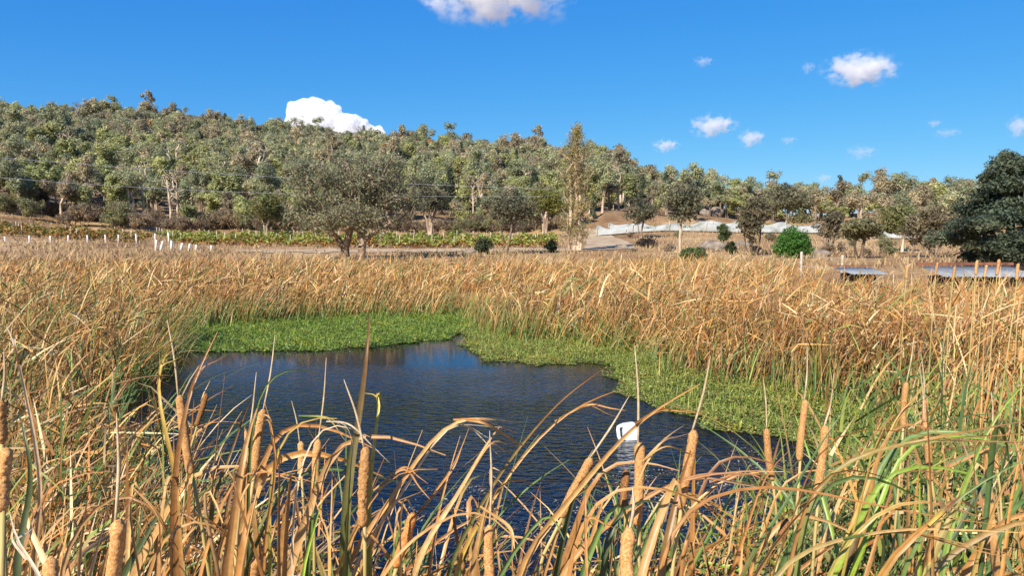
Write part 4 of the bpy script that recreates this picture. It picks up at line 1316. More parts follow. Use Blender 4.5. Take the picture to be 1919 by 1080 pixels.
# ---------------------------------------------------------------- foreground bulrushes
FG = {
    "tan": [(0.52, 0.28, 0.09), (0.58, 0.345, 0.13), (0.43, 0.215, 0.068)],
    "orange": [(0.50, 0.235, 0.065), (0.46, 0.20, 0.06), (0.55, 0.29, 0.09)],
    "brown": [(0.26, 0.115, 0.035), (0.31, 0.14, 0.04), (0.20, 0.09, 0.03)],
    "pale": [(0.62, 0.50, 0.33), (0.58, 0.44, 0.27)],
    "green": [(0.12, 0.18, 0.040), (0.155, 0.22, 0.055), (0.09, 0.145, 0.040)],
    "lime": [(0.26, 0.34, 0.035), (0.21, 0.30, 0.04)],
    "yellow": [(0.50, 0.38, 0.06), (0.55, 0.36, 0.07)],
    "dgreen": [(0.055, 0.075, 0.030), (0.075, 0.095, 0.035)],
}


def fgc(name):
    c = np.array(random.choice(FG[name])); return c * random.uniform(.9, 1.25)


def spline(P, n):
    P = np.asarray(P, float)
    if len(P) == 2: return P[0] + (P[1] - P[0]) * np.linspace(0, 1, n)[:, None]
    Q = np.vstack([2 * P[0] - P[1], P, 2 * P[-1] - P[-2]])
    seg = np.linalg.norm(np.diff(P, axis=0), axis=1); cum = np.concatenate([[0], np.cumsum(seg)]) / seg.sum()
    out = []
    for s in np.linspace(0, 1, n):
        i = min(np.searchsorted(cum, s, 'right') - 1, len(P) - 2); t = (s - cum[i]) / (cum[i + 1] - cum[i])
        p0, p1, p2, p3 = Q[i], Q[i + 1], Q[i + 2], Q[i + 3]
        out.append(.5 * ((2 * p1) + (-p0 + p2) * t + (2 * p0 - 5 * p1 + 4 * p2 - p3) * t * t + (-p0 + 3 * p1 - 3 * p2 + p3) * t ** 3))
    return np.array(out)


def leaf_mesh(P, width, c0, c1, n=18, tw0=None, tw1=None, c2=None, seed=0, face=0.6, tip=.06, taper=2.2):
    """one long strap leaf along P (base to tip): channelled section, tapering, twisting, c0 base -> c1 -> c2 tip"""
    g = np.random.default_rng(seed)
    P = spline(P, n)
    if n > 8:
        for _ in range(2 if n < 30 else 3): P[1:-1] = (P[:-2] + 2 * P[1:-1] + P[2:]) / 4
    s = np.linspace(0, 1, n)
    T = unit(np.gradient(P, axis=0))
    view = unit(P - np.array([0, 0, H]))
    side = unit(np.cross(T, view))                   # broadest seen from the path, then twisted at random
    nor = np.cross(side, T)
    tw0 = g.normal(0, face) if tw0 is None else tw0
    tw1 = g.normal(0, face * 1.5) if tw1 is None else tw1
    tw = (tw0 + tw1 * s)[:, None]
    wv = side * np.cos(tw) + nor * np.sin(tw); nv = np.cross(T, wv)
    w = width * .5 * np.clip(np.minimum(.75 + s * 1.2, 1) * np.minimum(1, (1 - s) * taper + tip) ** .8, tip, 1)
    w = w * (1 + g.normal(0, .03, n))
    ch = nv * (w * .38)[:, None]
    V = np.stack([P - wv * w[:, None] + ch, P - wv * (w * .45)[:, None] + ch * .15, P, P + wv * (w * .45)[:, None] + ch * .15, P + wv * w[:, None] + ch], 1)
    c2 = c1 if c2 is None else c2
    k1 = np.clip((s - .15) / .45, 0, 1)[:, None]; k2 = np.clip((s - .6) / .35, 0, 1)[:, None]
    C = (c0 * (1 - k1) + c1 * k1) * (1 - k2) + c2 * k2
    C = np.repeat(C[:, None, :], 5, 1) * np.array([.92, 1.04, .84, 1.02, .9])[None, :, None]
    C = C * g.normal(1, .10, (1, 5, 1)) * g.normal(1, .07, (n, 5, 1))
    # dry blotches with ragged ends
    if g.random() < .6:
        m_ = g.uniform(.2, .9); wd = g.uniform(.03, .1)
        bl = np.exp(-((s - m_) / wd) ** 2)[:, None, None] * (g.random((n, 5, 1)) * .7)
        C = C * (1 - bl) + np.array([.26, .13, .05]) * bl
    i = np.arange(n - 1)[:, None] * 5; j = np.arange(4)[None]
    Fc = np.stack([i + j, i + j + 1, i + j + 6, i + j + 5], -1).reshape(-1, 4)
    return V.reshape(-1, 3), Fc, C.reshape(-1, 3)


def add_leaf(root, *a, **k):
    V, Fc, C = leaf_mesh(*a, **k)
    return np_obj("leaf", V - np.array(root.location), Fc, C, M_REED_NEAR, root, True)


def fan_leaf(root_p, phi, L, th0, bend, kink=None, n=10, zmin=.05):
    """centre line for a leaf that rises and bows over"""
    s = np.linspace(0, 1, n); ds = L / (n - 1)
    P = [np.array(root_p, float)]
    for k in range(1, n):
        th = th0 + bend * s[k] ** 1.8 + (kink[1] if kink and s[k] > kink[0] else 0)
        th = min(th, 2.7)
        d = np.array([math.sin(th) * math.cos(phi), math.sin(th) * math.sin(phi), math.cos(th)])
        p = P[-1] + d * ds
        p[2] = max(p[2], zmin); P.append(p)
    return P


def cattail(top, bot, wpx, spike, look, sd, leaves=3, head_d=.019, tint=(1, 1, 1), lbl=None, pal=("tan", "orange", "green")):
    g = random.Random(sd)
    d = F * head_d / wpx
    T = at_depth(top[0], top[1], d); B = at_depth(bot[0], bot[1], d + g.uniform(-.04, .02))
    ax = (T - B) / np.linalg.norm(T - B)
    rz_ = max(tz(B[0], B[1]), -.05)
    lean = np.array([ax[0] * .6, ax[1] * .3, 0])
    base = np.array([B[0], B[1], rz_]) - lean * (B[2] - rz_) * .9
    root = empty("cattail", base, look, "cattail", "brown cattails in front of the pond")
    o = np.array(base)
    hr = head_d / 2 * 1.08
    fluffy = "fluff" in look
    st = spline([base, base + (B - base) * .5 + np.array([0, 0, .03]) - lean * .1, B - ax * .12, B + ax * .01], 14)
    V, Fc = polytube(st - o, np.linspace(.0065, .0038, 14), 8); np_obj("stem", V, Fc, None, M_STEM, root, True)
    # velvety head: uneven lathe
    n, k = 34, 18
    hl = np.linalg.norm(T - B)
    V = []
    ref = np.cross(ax, [0, 1, 0]); ref = ref / np.linalg.norm(ref); ref2 = np.cross(ax, ref)
    for i in range(n):
        s = i / (n - 1)
        q = min(1, (s * hl / .008) ** .5 if s * hl < .008 else 1, ((1 - s) * hl / .010) ** .5 if (1 - s) * hl < .010 else 1)
        q = max(q, .42) * (1 + .05 * math.sin(s * 9 + sd) + .03 * math.sin(s * 23 + sd * 2))
        bow = ref * (.0035 * math.sin(s * math.pi + sd % 3))
        for j in range(k):
            a = 2 * math.pi * j / k
            rr_ = hr * q * (1 + g.uniform(-.06, .06)) * (1 + (g.uniform(-.2, .32) if fluffy and g.random() < .4 else 0))
            V.append(B + ax * hl * s + bow + (ref * math.cos(a) + ref2 * math.sin(a)) * rr_)
    V += [B, T]
    Fc = [[i * k + j, i * k + (j + 1) % k, (i + 1) * k + (j + 1) % k, (i + 1) * k + j] for i in range(n - 1) for j in range(k)]
    Fc += [[n * k, (2 * m + 2) % k, 2 * m + 1, 2 * m] for m in range(k // 2)] + [[n * k + 1, (n - 1) * k + 2 * m, (n - 1) * k + 2 * m + 1, (n - 1) * k + (2 * m + 2) % k] for m in range(k // 2)]
    h_ = np_obj("seed_head", np.array(V) - o, np.array(Fc), None, M_HEAD, root, True); tj = g.uniform(.95, 1.25); h_.color = (tint[0] * tj, tint[1] * tj, tint[2] * tj, 1)
    if spike:
        Sp = at_depth(spike[0], spike[1], d)
        q = spline([T - ax * .004, T + (Sp - T) * .5 + np.array([.004, 0, 0]), Sp], 10)
        rad = np.array([.0022, .0022, .0024, .0026, .0026, .0024, .0022, .0018, .0013, .0006])
        V, Fc = polytube(q - o, rad, 6); np_obj("spike", V, Fc, None, M_SPIKE, root, True)
    for i in range(leaves):
        phi = g.uniform(0, 6.28) if g.random() < .5 else g.gauss(.2, .7)
        c = g.choice(pal); tipc = "tan" if g.random() < .6 else c
        hgt = (T[2] - rz_) * g.uniform(.62, .98)
        P = fan_leaf(base + np.array([g.uniform(-.02, .02), g.uniform(-.02, .02), 0]), phi, hgt, g.uniform(.02, .16), g.uniform(.15, 1.3), (g.uniform(.55, .85), g.uniform(.4, 1.5)) if g.random() < .4 else None)
        add_leaf(root, P, g.uniform(.011, .018), fgc("green" if g.random() < .5 else c), fgc(c), n=16, c2=fgc(tipc), seed=sd * 31 + i)
    return root


CT = [  # head top, head bottom, width px, spike tip, label
    ((3, 752), (4, 832), 19, (8, 655), "cattail head cut by the left frame edge, above a ragged fluffy one"),
    ((8, 840), (6, 960), 24, None, "ragged cattail shedding pale fluff at the left frame edge"),
    ((217, 975), (216, 1090), 25, (219, 775), "thick cattail with a long pale spike at bottom left"),
    ((96, 1045), (102, 1120), 24, None, "short cattail top poking up at the bottom left corner"),
    ((334, 742), (361, 890), 15, (314, 600), "long cattail leaning left before the left reed bank"),
    ((386, 738), (370, 800), 9, None, "thin dark brown cattail right of the long left-leaning one"),
    ((494, 768), (478, 884), 15, (516, 628), "slim cattail leaning right with a spike reaching high over the water"),
    ((457, 866), (452, 925), 16, (481, 698), "short stubby cattail below the slim right-leaning one"),
    ((562, 828), (566, 892), 11, (547, 752), "small cattail among curled tan leaves, left of its paler twin"),
    ((597, 824), (593, 922), 14, (612, 670), "cattail with a straight upright spike over the left half of the water"),
    ((683, 838), (684, 988), 18, (645, 712), "long cattail with fraying fluff beside the tall green blade"),
    ((772, 962), (744, 1065), 18, None, "reddish cattail tilted right at the bottom centre-left"),
    ((918, 985), (921, 1095), 18, (918, 808), "upright cattail with a thin spike at the bottom centre"),
    ((1106, 858), (1054, 972), 16, (1180, 742), "strongly right-leaning cattail below the floating container"),
    ((1196, 830), (1197, 986), 18, (1190, 648), "tall cattail directly below the white container"),
    ((1180, 990), (1178, 1100), 24, (1186, 915), "thick pale cattail at the bottom below the tall one"),
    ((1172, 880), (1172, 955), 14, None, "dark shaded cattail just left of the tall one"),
    ((1298, 806), (1277, 955), 18, (1332, 668), "cattail leaning right before the broad green leaf"),
    ((1437, 804), (1448, 902), 12, (1430, 704), "cattail over the right end of the open water"),
    ((1508, 750), (1500, 865), 12, (1513, 648), "tall cattail before the right weed mat, left of a lower one"),
    ((1545, 798), (1534, 932), 14, (1561, 730), "long cattail standing right of the taller one by the weed mat"),
    ((1699, 717), (1693, 803), 10, (1713, 632), "highest cattail among the green blades on the right"),
    ((1733, 750), (1735, 792), 9, (1727, 665), "small cattail hidden behind a longer one on the right"),
    ((1732, 792), (1746, 902), 12, (1724, 688), "long left-leaning cattail in the right reed clump"),
    ((1860, 800), (1869, 880), 10, (1858, 735), "small cattail near the right frame edge under a crossing blade"),
    ((1914, 650), (1914, 680), 8, None, "tiny cattail at the right frame edge in the straw reeds"),
    ((1472, 972), (1464, 1018), 15, None, "short dark cattail low among the orange leaves at right"),
    ((482, 1046), (478, 1110), 20, None, "cattail tip at the bottom edge left of the lime blades"),
]
for i, (a, b, w, s, lab) in enumerate(CT):
    cattail(a, b, w, s, lab, 300 + i, leaves=2 if a[1] > 950 else 3, tint=(.5, .42, .4) if "dark" in lab else (1.05, .85, .7) if "reddish" in lab else (1, 1, 1) if "pale" not in lab else (1.15, 1.15, 1.15))  # the head just left of the tall one has its shadow put into the tint
# small far heads over the right reeds
for i, (u, v, d) in enumerate([(1702, 497, 6.5), (1757, 492, 6.8), (1789, 500, 6.2), (1832, 488, 6.0), (1849, 497, 7.0), (1872, 486, 5.6), (1909, 494, 5.2), (1790, 503, 7.5), (1912, 556, 6)]):
    w = F * .02 / d
    cattail((u, v), (u - 3, v + w * 6), w, None, f"small distant cattail above the right reeds, {['first', 'second', 'third', 'fourth', 'fifth', 'sixth', 'seventh', 'eighth', 'lowest'][i]} in the row before the shed", 360 + i, leaves=1, head_d=.02, tint=(.95, 1.0, 1.1))

HB = [  # pixel path base->tip, depth, width px, colours base/mid/tip, label
    ([(648, 960), (668, 830), (684, 700), (691, 640), (693, 588)], 1.55, 19, "dgreen", "green", "brown", "tall upright green blade with a brown tip over the water"),
    ([(692, 960), (700, 850), (711, 760), (716, 742), (704, 733), (683, 737)], 1.6, 12, "tan", "green", "yellow", "green blade folded over at the top beside the tall green one"),
    ([(325, 960), (338, 830), (352, 745), (376, 685), (408, 622)], 1.7, 14, "tan", "brown", "brown", "dark brown pointed blade leaning right at left centre"),
    ([(330, 900), (322, 850), (303, 790), (295, 720), (304, 680), (332, 620)], 1.75, 9, "tan", "tan", "yellow", "curving tan blade left of the dark brown pointed one"),
    ([(395, 960), (410, 915), (440, 835), (456, 780), (472, 748)], 1.8, 11, "green", "green", "brown", "green and brown blade leaning over the left water"),
    ([(465, 960), (472, 810), (484, 735), (505, 705), (545, 690), (592, 698)], 1.7, 8, "dgreen", "dgreen", "green", "dark green blade arching right over the left water"),
    ([(505, 1000), (512, 880), (530, 805), (560, 780), (610, 776), (632, 785)], 1.6, 9, "tan", "green", "yellow", "low green arch among the tan leaves left of centre"),
    ([(548, 1010), (560, 900), (580, 815), (612, 790), (650, 788), (694, 820)], 1.5, 7, "tan", "pale", "pale", "bleached white leaf arching left of the tall green blade"),
    ([(640, 1090), (700, 990), (770, 880), (820, 808), (850, 787), (900, 783), (962, 792)], 1.55, 11, "tan", "orange", "tan", "orange leaf arching right with a flat tip over the centre water"),
    ([(655, 1090), (720, 980), (790, 870), (830, 800), (850, 789), (890, 800), (942, 802)], 1.57, 8, "tan", "tan", "pale", "thin tan leaf under the orange arch"),
    ([(770, 1090), (820, 990), (870, 910), (915, 825), (938, 799)], 1.5, 14, "tan", "tan", "tan", "straight broad tan leaf with a broken end at the centre"),
    ([(720, 1090), (770, 980), (850, 880), (880, 800)], 1.65, 9, "tan", "orange", "tan", "straight orange leaf left of the broad broken one"),
    ([(835, 1090), (880, 990), (940, 880), (1010, 795), (1060, 742), (1140, 685)], 1.7, 9, "green", "green", "brown", "long slender green blade sweeping up right over the centre water"),
    ([(850, 1090), (900, 980), (960, 880), (1040, 790), (1100, 752), (1155, 733)], 1.75, 9, "green", "yellow", "orange", "yellow-green blade sweeping right with an orange tip"),
    ([(860, 1080), (920, 950), (960, 880), (1010, 815)], 1.9, 7, "green", "green", "green", "short thin green blade in the centre fan"),
    ([(880, 1090), (930, 975), (1000, 905), (1068, 862)], 1.8, 9, "green", "green", "green", "bluish green blade bending low to the right at the centre"),
    ([(965, 1090), (1020, 1000), (1110, 885), (1190, 795), (1240, 760), (1312, 720)], 1.35, 15, "brown", "orange", "orange", "long orange blade crossing before the white container"),
    ([(1235, 1100), (1258, 980), (1280, 880), (1295, 845)], 1.3, 26, "lime", "green", "brown", "broad green leaf with yellow edges at lower right centre"),
    ([(1225, 1100), (1280, 980), (1330, 905), (1400, 880), (1470, 885)], 1.45, 11, "green", "orange", "orange", "orange leaf bowing right above the broad green leaf"),
    ([(1160, 1100), (1185, 930), (1205, 865), (1240, 825), (1284, 797)], 1.4, 9, "tan", "tan", "tan", "tan leaf arching right in front of the tall cattail"),
    ([(1040, 1100), (1130, 1000), (1210, 930), (1300, 890), (1440, 882)], 1.4, 13, "tan", "orange", "brown", "long low orange leaf running right at the lower centre"),
    ([(1080, 1000), (1160, 910), (1240, 915), (1320, 940), (1392, 978)], 1.25, 12, "tan", "orange", "orange", "orange leaf drooping right below the tall cattail"),
    ([(1500, 1010), (1520, 940), (1560, 868), (1640, 845), (1760, 820), (1930, 788)], 1.4, 11, "green", "green", "orange", "long green blade turning orange, lying across the right side"),
    ([(1240, 1050), (1290, 950), (1400, 907), (1530, 922), (1680, 958), (1870, 985)], 1.3, 9, "green", "brown", "brown", "long dark brown blade drooping across the lower right"),
    ([(1630, 1110), (1690, 1030), (1740, 985), (1775, 955), (1800, 930)], 1.15, 22, "yellow", "yellow", "orange", "broad bright yellow leaf at the lower right"),
    ([(1430, 1100), (1500, 1040), (1580, 1010), (1700, 990), (1930, 1000)], 1.2, 12, "green", "green", "tan", "long green leaf lying flat along the bottom right"),
    ([(560, 1110), (585, 1020), (602, 945)], 1.25, 16, "lime", "lime", "lime", "bright lime blade at the bottom left of centre"),
    ([(617, 1110), (621, 1000), (623, 900)], 1.35, 12, "lime", "yellow", "tan", "upright yellow-lime blade beside the bright lime one"),
    ([(30, 1100), (45, 990), (62, 910), (55, 850), (38, 780)], 1.5, 18, "dgreen", "dgreen", "dgreen", "broad dark green blade at the left edge"),
    ([(60, 1090), (80, 920), (40, 700), (25, 640), (12, 612)], 1.6, 10, "tan", "tan", "pale", "tall pale tan blade at the left edge bent to the left"),
    ([(90, 1110), (50, 1050), (22, 1010), (18, 960)], 1.2, 14, "pale", "pale", "pale", "bleached white leaf at the bottom left corner"),
    ([(110, 1110), (130, 1020), (180, 940), (250, 915), (300, 960), (330, 1040)], 1.4, 11, "tan", "tan", "brown", "tan leaf arched over beside the thick bottom left cattail"),
    ([(270, 1110), (310, 1010), (360, 960), (420, 990), (460, 1060)], 1.35, 11, "tan", "brown", "tan", "brown leaf arched over at the bottom left of centre"),
    ([(400, 1110), (430, 980), (470, 900), (500, 850)], 1.4, 15, "tan", "tan", "tan", "straight tan leaf under the stubby cattail"),
    ([(490, 1110), (505, 960), (520, 880), (508, 780), (495, 752)], 1.5, 12, "tan", "orange", "tan", "tan leaf wrapped behind the slim right-leaning cattail"),
    ([(620, 1110), (660, 1020), (700, 920), (760, 870), (820, 880)], 1.5, 10, "tan", "tan", "orange", "tan leaf bowing right below the orange arch"),
    ([(700, 1110), (760, 1030), (840, 960), (900, 950), (960, 985), (985, 1040)], 1.35, 11, "green", "tan", "tan", "tan leaf arched over at the bottom centre"),
    ([(1100, 1110), (1098, 1020), (1095, 960), (1098, 930)], 1.2, 14, "tan", "tan", "orange", "short upright tan leaf at the bottom centre-right"),
    ([(1380, 1110), (1460, 970), (1510, 880), (1560, 800), (1590, 760)], 1.7, 12, "green", "green", "green", "green blade rising right of the weed mat cattails"),
    ([(1560, 1110), (1600, 980), (1650, 850), (1690, 770), (1760, 700)], 1.9, 11, "green", "yellow", "tan", "yellow-green blade rising diagonally on the right"),
    ([(1760, 1110), (1790, 960), (1840, 830), (1880, 760), (1935, 705)], 1.7, 12, "green", "green", "lime", "green blade rising to the right frame edge"),
    ([(1680, 1110), (1750, 980), (1840, 900), (1930, 860)], 1.4, 12, "green", "green", "green", "green blade bowing off the right frame edge"),
]
for i, (px, d, w, a, b, c, lab) in enumerate(HB):
    g_ = random.Random(500 + i)
    P = [at_depth(u, v, d + (k - 1) * g_.uniform(-.02, .05)) for k, (u, v) in enumerate(px)]
    z0 = max(tz(P[0][0], P[0][1]), -.05)
    dirn = (P[0] - P[1]); dirn = dirn / np.linalg.norm(dirn)
    root_p = np.array([P[0][0] + dirn[0] * .25, P[0][1] + .05, z0])
    P = [root_p, P[0] * .5 + root_p * .5 + np.array([0, 0, .08])] + P
    root = empty("reed_leaf", root_p, lab, "reed leaf", "long reed leaves in front of the pond")
    V, Fc, C = leaf_mesh(P, 1.1 * w * d / F, fgc(a), fgc(b), n=40, c2=fgc(c), seed=900 + i, taper=3.0 if w > 12 else 2.4, tw0=g_.uniform(-.3, .3), tw1=g_.uniform(-.5, .5))
    if a in ("tan", "orange", "brown") or c in ("tan", "orange", "pale"):
        # the dry end has split into narrower strands
        k0 = len(P) - 2
        trips = [(V, Fc, C)]
        for q in range(2):
            off = np.array([g_.uniform(-.03, .05), g_.uniform(-.03, .03), -g_.uniform(.01, .07)])
            trips.append(leaf_mesh([P[k0 - 1], P[k0] + off * .15, P[-1] * .5 + P[k0] * .5 + off * .6, P[-1] + off], w * d / F * g_.uniform(.25, .45), fgc(b), fgc(c), n=16, c2=fgc(c), seed=1900 + i * 2 + q))
        V, Fc, C = cat_meshes(trips)
    np_obj("blade", V - root_p, Fc, C, M_REED_NEAR, root, True)

# loose dry leaves crossing each other along the bottom of the view
ZN = [(420, 740, 26, 780, ["tan", "orange", "tan", "brown", "green"], "dry tan leaf tangled among the cattails left of the bottom centre", "loose dry leaves left of the bottom centre"),
      (740, 1060, 12, 860, ["tan", "tan", "brown", "green"], "bent dry leaf over the dark water at the bottom centre", "loose dry leaves at the bottom centre"),
      (1060, 1460, 26, 850, ["orange", "tan", "brown", "green", "dgreen"], "orange dry leaf bowing over below the white container", "loose dry leaves right of the bottom centre"),
      (-10, 420, 22, 860, ["tan", "brown", "tan", "pale", "dgreen"], "brown dry leaf crossing the bottom left reed tangle", "loose dry leaves at the bottom left"),
      (1460, 1930, 30, 780, ["green", "green", "lime", "orange", "dgreen", "tan"], "green strap leaf sweeping through the lower right reeds", "strap leaves at the lower right")]
q_ = 0
for (u0, u1, cnt, vmin, pal, lab, grp) in ZN:
    for k in range(cnt):
        g_ = random.Random(7000 + q_); q_ += 1
        d = g_.uniform(1.25, 2.1); u = g_.uniform(u0, u1); w = g_.uniform(11, 22) * 1.5 / d
        vt = g_.uniform(vmin, 985); sw = g_.gauss(60, 90) if u < 1460 else g_.gauss(150, 110)
        px = [(u - sw * .5, 1110), (u - sw * .25, 1110 * .6 + vt * .4), (u, vt + 12)]
        kd = g_.random()
        if kd < .40: px += [(u + sw * .35 + g_.uniform(8, 30), vt - 6), (u + sw * .8 + g_.uniform(25, 70), vt + g_.uniform(10, 50))]       # bows over
        elif kd < .68: px += [(u + g_.uniform(5, 18), vt - 4), (u + g_.uniform(18, 50), vt + g_.uniform(50, 130))]                      # snapped and hanging
        else: px += [(u + sw * .35, vt - g_.uniform(20, 60))]                                                                            # straight
        P = [at_depth(a_, b_, d + (m_ - 1) * g_.uniform(-.03, .06)) for m_, (a_, b_) in enumerate(px)]
        z0 = max(tz(P[0][0], P[0][1]), -.05)
        rp = np.array([P[0][0] - sw * .0004, P[0][1] + .04, z0])
        P = [rp, P[0] * .5 + rp * .5] + P
        c = g_.choice(pal); c2 = c if c in ("green", "lime", "dgreen") and g_.random() < .6 else g_.choice(["tan", "orange", "brown", "tan"])
        root = empty("reed_leaf", rp, lab, "reed leaf", grp)
        V, Fc, C = leaf_mesh(P, w * d / F, fgc(c), fgc(c), n=32, c2=fgc(c2), seed=5000 + q_, taper=g_.uniform(2, 5), tw0=g_.gauss(0, .5), tw1=g_.gauss(0, 1.1))
        np_obj("blade", V - rp, Fc, C, M_REED_NEAR, root, True)

# leafy plants filling the near bank
def reed_plant(x, y, hgt, pal, label, group, sd, nl=6, lean=.1, wind=.2, wmul=1.0):
    g = random.Random(sd)
    z = max(tz(x, y), -.05)
    root = empty("reed_plant", (x, y, z), label, "reed plant", group)
    for i in range(nl):
        phi = g.gauss(wind, 1.0) if g.random() < .65 else g.uniform(0, 6.28)
        c = g.choice(pal); t_ = (c if g.random() < .7 else "tan") if c in ("green", "lime", "dgreen") else g.choice(pal) if g.random() < .5 else "tan"
        L = hgt * g.uniform(.7, 1.15)
        P = fan_leaf((x + g.uniform(-.05, .05), y + g.uniform(-.05, .05), z), phi, L, abs(g.gauss(lean, .12)), g.uniform(.1, 1.9), (g.uniform(.4, .85), g.uniform(.5, 2.0)) if g.random() < .5 else None)
        add_leaf(root, P, g.uniform(.011, .020) * wmul, fgc(g.choice(pal)), fgc(c), n=15, c2=fgc(t_), seed=sd * 17 + i, face=1.0)


k = 0
def fill(n, x0, x1, y0, y1, h0, h1, pal, label, group, nl, lean, wind, wm=1.0):
    global k
    for i in range(n):
        y = y0 + (y1 - y0) * random.random() ** .8; s = random.random()
        x = (x0 + (x1 - x0) * s) * y
        reed_plant(x, y, random.uniform(h0, h1), pal, label, group, 2000 + k, nl, lean, wind, wm); k += 1


fill(52, -.74, -.44, 1.6, 5.2, 1.2, 1.6, ["tan", "tan", "orange", "brown", "pale", "green", "dgreen"], "tangled tan reed plant crowding the bottom left bank", "reed plants on the bottom left bank", 9, .2, .3, 1.15)
fill(46, -.46, -.10, 1.4, 3.2, 1.1, 1.52, ["tan", "tan", "orange", "orange", "brown", "green"], "dry tan reed plant with curled leaves left of the centre", "reed plants left of the centre", 8, .15, .2, 1.25)
fill(20, -.12, .10, 1.4, 2.6, 1.05, 1.38, ["tan", "tan", "brown", "green"], "low reed plant with a few bent leaves at the bottom centre", "reed plants at the bottom centre", 7, .15, .2, 1.2)
fill(40, .08, .42, 1.4, 3.2, 1.1, 1.52, ["tan", "orange", "green", "green", "brown"], "orange and green reed plant below the white container", "reed plants right of the centre", 8, .25, .1, 1.25)
fill(64, .38, .78, 1.5, 5.4, 1.35, 1.85, ["green", "green", "lime", "green", "tan", "green", "dgreen", "orange"], "green reed plant with long sweeping blades at the lower right", "reed plants at the lower right", 9, .34, .1, 1.35)


# ---------------------------------------------------------------- clouds
def cloud_mat(name, dens, scale, aspect, thr=0.0):
    m, t, out = new_mat(name)
    tc = N(t, "ShaderNodeTexCoord")
    ln = N(t, "ShaderNodeVectorMath", operation='LENGTH'); t.links.new(tc.outputs["Object"], ln.inputs[0])
    mp = N(t, "ShaderNodeVectorMath", operation='MULTIPLY'); mp.inputs[1].default_value = aspect
    t.links.new(tc.outputs["Object"], mp.inputs[0])
    nz = N(t, "ShaderNodeTexNoise"); nz.inputs["Scale"].default_value = scale; nz.inputs["Detail"].default_value = 5; nz.inputs["Roughness"].default_value = .6
    t.links.new(mp.outputs[0], nz.inputs["Vector"])
    a = N(t, "ShaderNodeMath", operation='MULTIPLY_ADD'); a.inputs[1].default_value = 5.0; a.inputs[2].default_value = -2.6 + thr
    t.links.new(nz.outputs["Fac"], a.inputs[0])
    b = N(t, "ShaderNodeMath", operation='SUBTRACT'); b.inputs[0].default_value = .72; t.links.new(ln.outputs["Value"], b.inputs[1])
    c = N(t, "ShaderNodeMath", operation='MULTIPLY_ADD'); c.inputs[1].default_value = 1.7; t.links.new(b.outputs[0], c.inputs[0]); t.links.new(a.outputs[0], c.inputs[2])
    # fade out before the shell
    e = N(t, "ShaderNodeMapRange"); e.inputs["From Min"].default_value = 1.0; e.inputs["From Max"].default_value = .6; t.links.new(ln.outputs["Value"], e.inputs["Value"])
    f = N(t, "ShaderNodeClamp"); t.links.new(c.outputs[0], f.inputs[0])
    h = N(t, "ShaderNodeMath", operation='MULTIPLY'); t.links.new(f.outputs[0], h.inputs[0]); t.links.new(e.outputs[0], h.inputs[1])
    i = N(t, "ShaderNodeMath", operation='MULTIPLY'); i.inputs[1].default_value = dens; t.links.new(h.outputs[0], i.inputs[0])
    v = N(t, "ShaderNodeVolumePrincipled"); v.inputs["Color"].default_value = (.97, .97, .98, 1); v.inputs["Anisotropy"].default_value = 0.1
    t.links.new(i.outputs[0], v.inputs["Density"])
    t.links.new(v.outputs[0], out.inputs["Volume"])
    return m


CR = 3000.0
def cloud(u0, u1, v0, v1, dens, label, seed, thr=0.0, scale=2.3):
    cu, cv = (u0 + u1) / 2, (v0 + v1) / 2
    d = ray(cu, cv); c = np.array([0, 0, H]) + d * (CR / d[1])
    hx = (u1 - u0) / 2 * CR / F * 1.35; hz = (v1 - v0) / 2 * CR / F * 1.45
    bm = bmesh.new(); bmesh.ops.create_icosphere(bm, subdivisions=3, radius=1)
    asp = (max(1, hx / hz * .8), 1.0, 1.0)
    o = bm_obj("cloud", bm, cloud_mat(f"cloud_{seed}", dens, scale, asp, thr), None, True)
    o.location = c; o.scale = (hx, hx * .7, hz)
    o.rotation_euler = (0, 0, seed * .7 % .5)
    tag(o, label, "cloud", "small fair weather clouds")


cloud(780, 1075, -75, 26, .022, "white cloud cut off by the top of the frame", 1)
cloud(1545, 1682, 103, 156, .03, "bright wispy cloud high at the right", 2)
cloud(1296, 1378, 216, 254, .03, "puffy cloud above the low ridge, larger than its two neighbours", 3)
cloud(1383, 1434, 243, 274, .03, "small cloud right of the puffy one above the ridge", 4)
cloud(1224, 1272, 261, 284, .03, "small flat cloud left of the puffy one above the ridge", 5)
cloud(1300, 1338, 105, 124, .014, "faint tiny cloud high above the low ridge", 6)
cloud(1500, 1530, 114, 137, .012, "faint shred of cloud left of the bright wispy one", 7)
cloud(1585, 1645, 272, 298, .008, "very faint pinkish cloud streak over the right trees", 8)
cloud(1738, 1765, 224, 238, .02, "tiny pale cloud left of the right edge", 9)
cloud(1750, 1802, 240, 257, .008, "faint cloud streak under the tiny pale cloud", 10)
cloud(1886, 1940, 216, 254, .02, "pale cloud cut by the right frame edge", 11)
cloud(1460, 1495, 255, 270, .012, "faint small cloud right of the three ridge clouds", 12)
cloud(1530, 1560, 325, 342, .02, "pale cloud peeking over the right tree tops", 13)


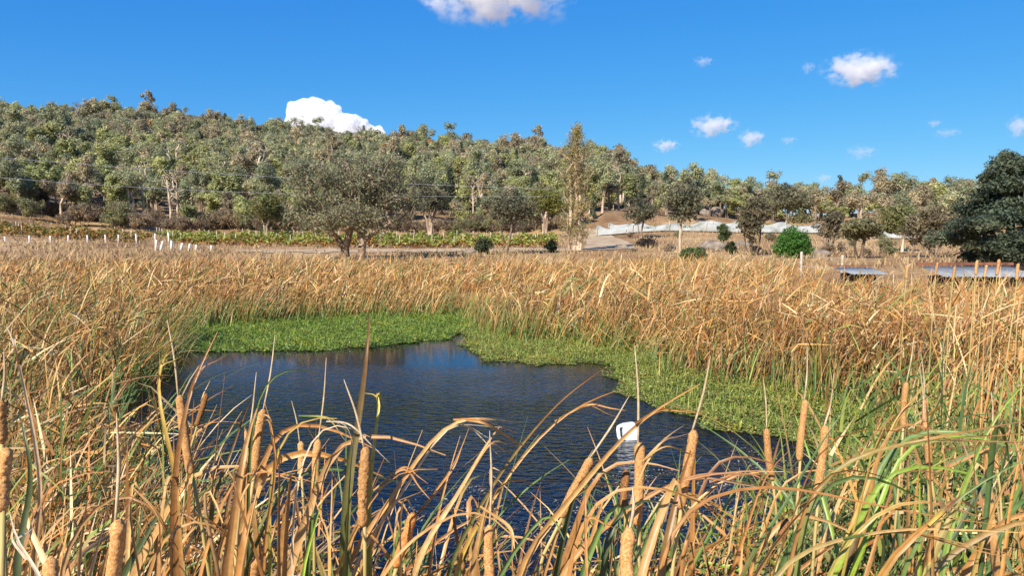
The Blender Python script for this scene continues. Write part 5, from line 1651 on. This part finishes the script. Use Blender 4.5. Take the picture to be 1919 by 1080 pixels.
def cumulus():
    CD = 4200.0
    d = ray(620, 232); c = np.array([0, 0, H]) + d * (CD / d[1])
    k_ = CD / F
    bm = bmesh.new()
    gg = random.Random(12)
    balls = [(575, 222, 36), (595, 210, 26), (612, 222, 28), (558, 212, 18), (630, 212, 14), (600, 240, 40), (650, 245, 32), (672, 242, 22), (690, 248, 16), (640, 232, 20), (708, 246, 11), (560, 240, 24), (715, 252, 9), (620, 200, 11), (590, 193, 10), (655, 224, 10), (575, 198, 12)]
    for (u, v, rr_) in balls:
        m_ = bmesh.ops.create_icosphere(bm, subdivisions=3, radius=rr_ * k_)
        off = ((u - 620) * k_, gg.uniform(-10, 10) * k_, (232 - v) * k_)
        bmesh.ops.translate(bm, verts=m_["verts"], vec=off)
    for q in range(170):                      # cauliflower knobs
        (u, v, rr_) = gg.choice(balls)
        a = gg.uniform(0, 6.28); e = gg.uniform(-.4, 1.4)
        sr = gg.uniform(.14, .3) * rr_
        m_ = bmesh.ops.create_icosphere(bm, subdivisions=2, radius=sr * k_)
        off = ((u - 620 + rr_ * .92 * math.cos(a) * math.cos(e)) * k_, rr_ * .92 * k_ * math.sin(a) * math.cos(e), (232 - v + rr_ * .92 * math.sin(e)) * k_)
        bmesh.ops.translate(bm, verts=m_["verts"], vec=off)
    m, t, out = new_mat("cumulus")
    v = N(t, "ShaderNodeVolumePrincipled"); v.inputs["Color"].default_value = (.96, .96, .97, 1); v.inputs["Anisotropy"].default_value = 0.0
    tc = N(t, "ShaderNodeTexCoord"); nz = N(t, "ShaderNodeTexNoise"); nz.inputs["Scale"].default_value = .022; nz.inputs["Detail"].default_value = 5; nz.inputs["Roughness"].default_value = .62
    mr = N(t, "ShaderNodeMapRange"); mr.inputs["From Min"].default_value = .34; mr.inputs["From Max"].default_value = .54; mr.inputs["To Max"].default_value = .06
    t.links.new(tc.outputs["Object"], nz.inputs["Vector"]); t.links.new(nz.outputs["Fac"], mr.inputs["Value"]); t.links.new(mr.outputs[0], v.inputs["Density"])
    t.links.new(v.outputs[0], out.inputs["Volume"])
    o = bm_obj("cloud", bm, m, None, True)
    o.location = c
    rm = o.modifiers.new("merge", 'REMESH'); rm.mode = 'VOXEL'; rm.voxel_size = 7.0
    tag(o, "big brilliant white cumulus rising behind the wooded ridge", "cloud")


cumulus()
print("objects", len(bpy.data.objects))
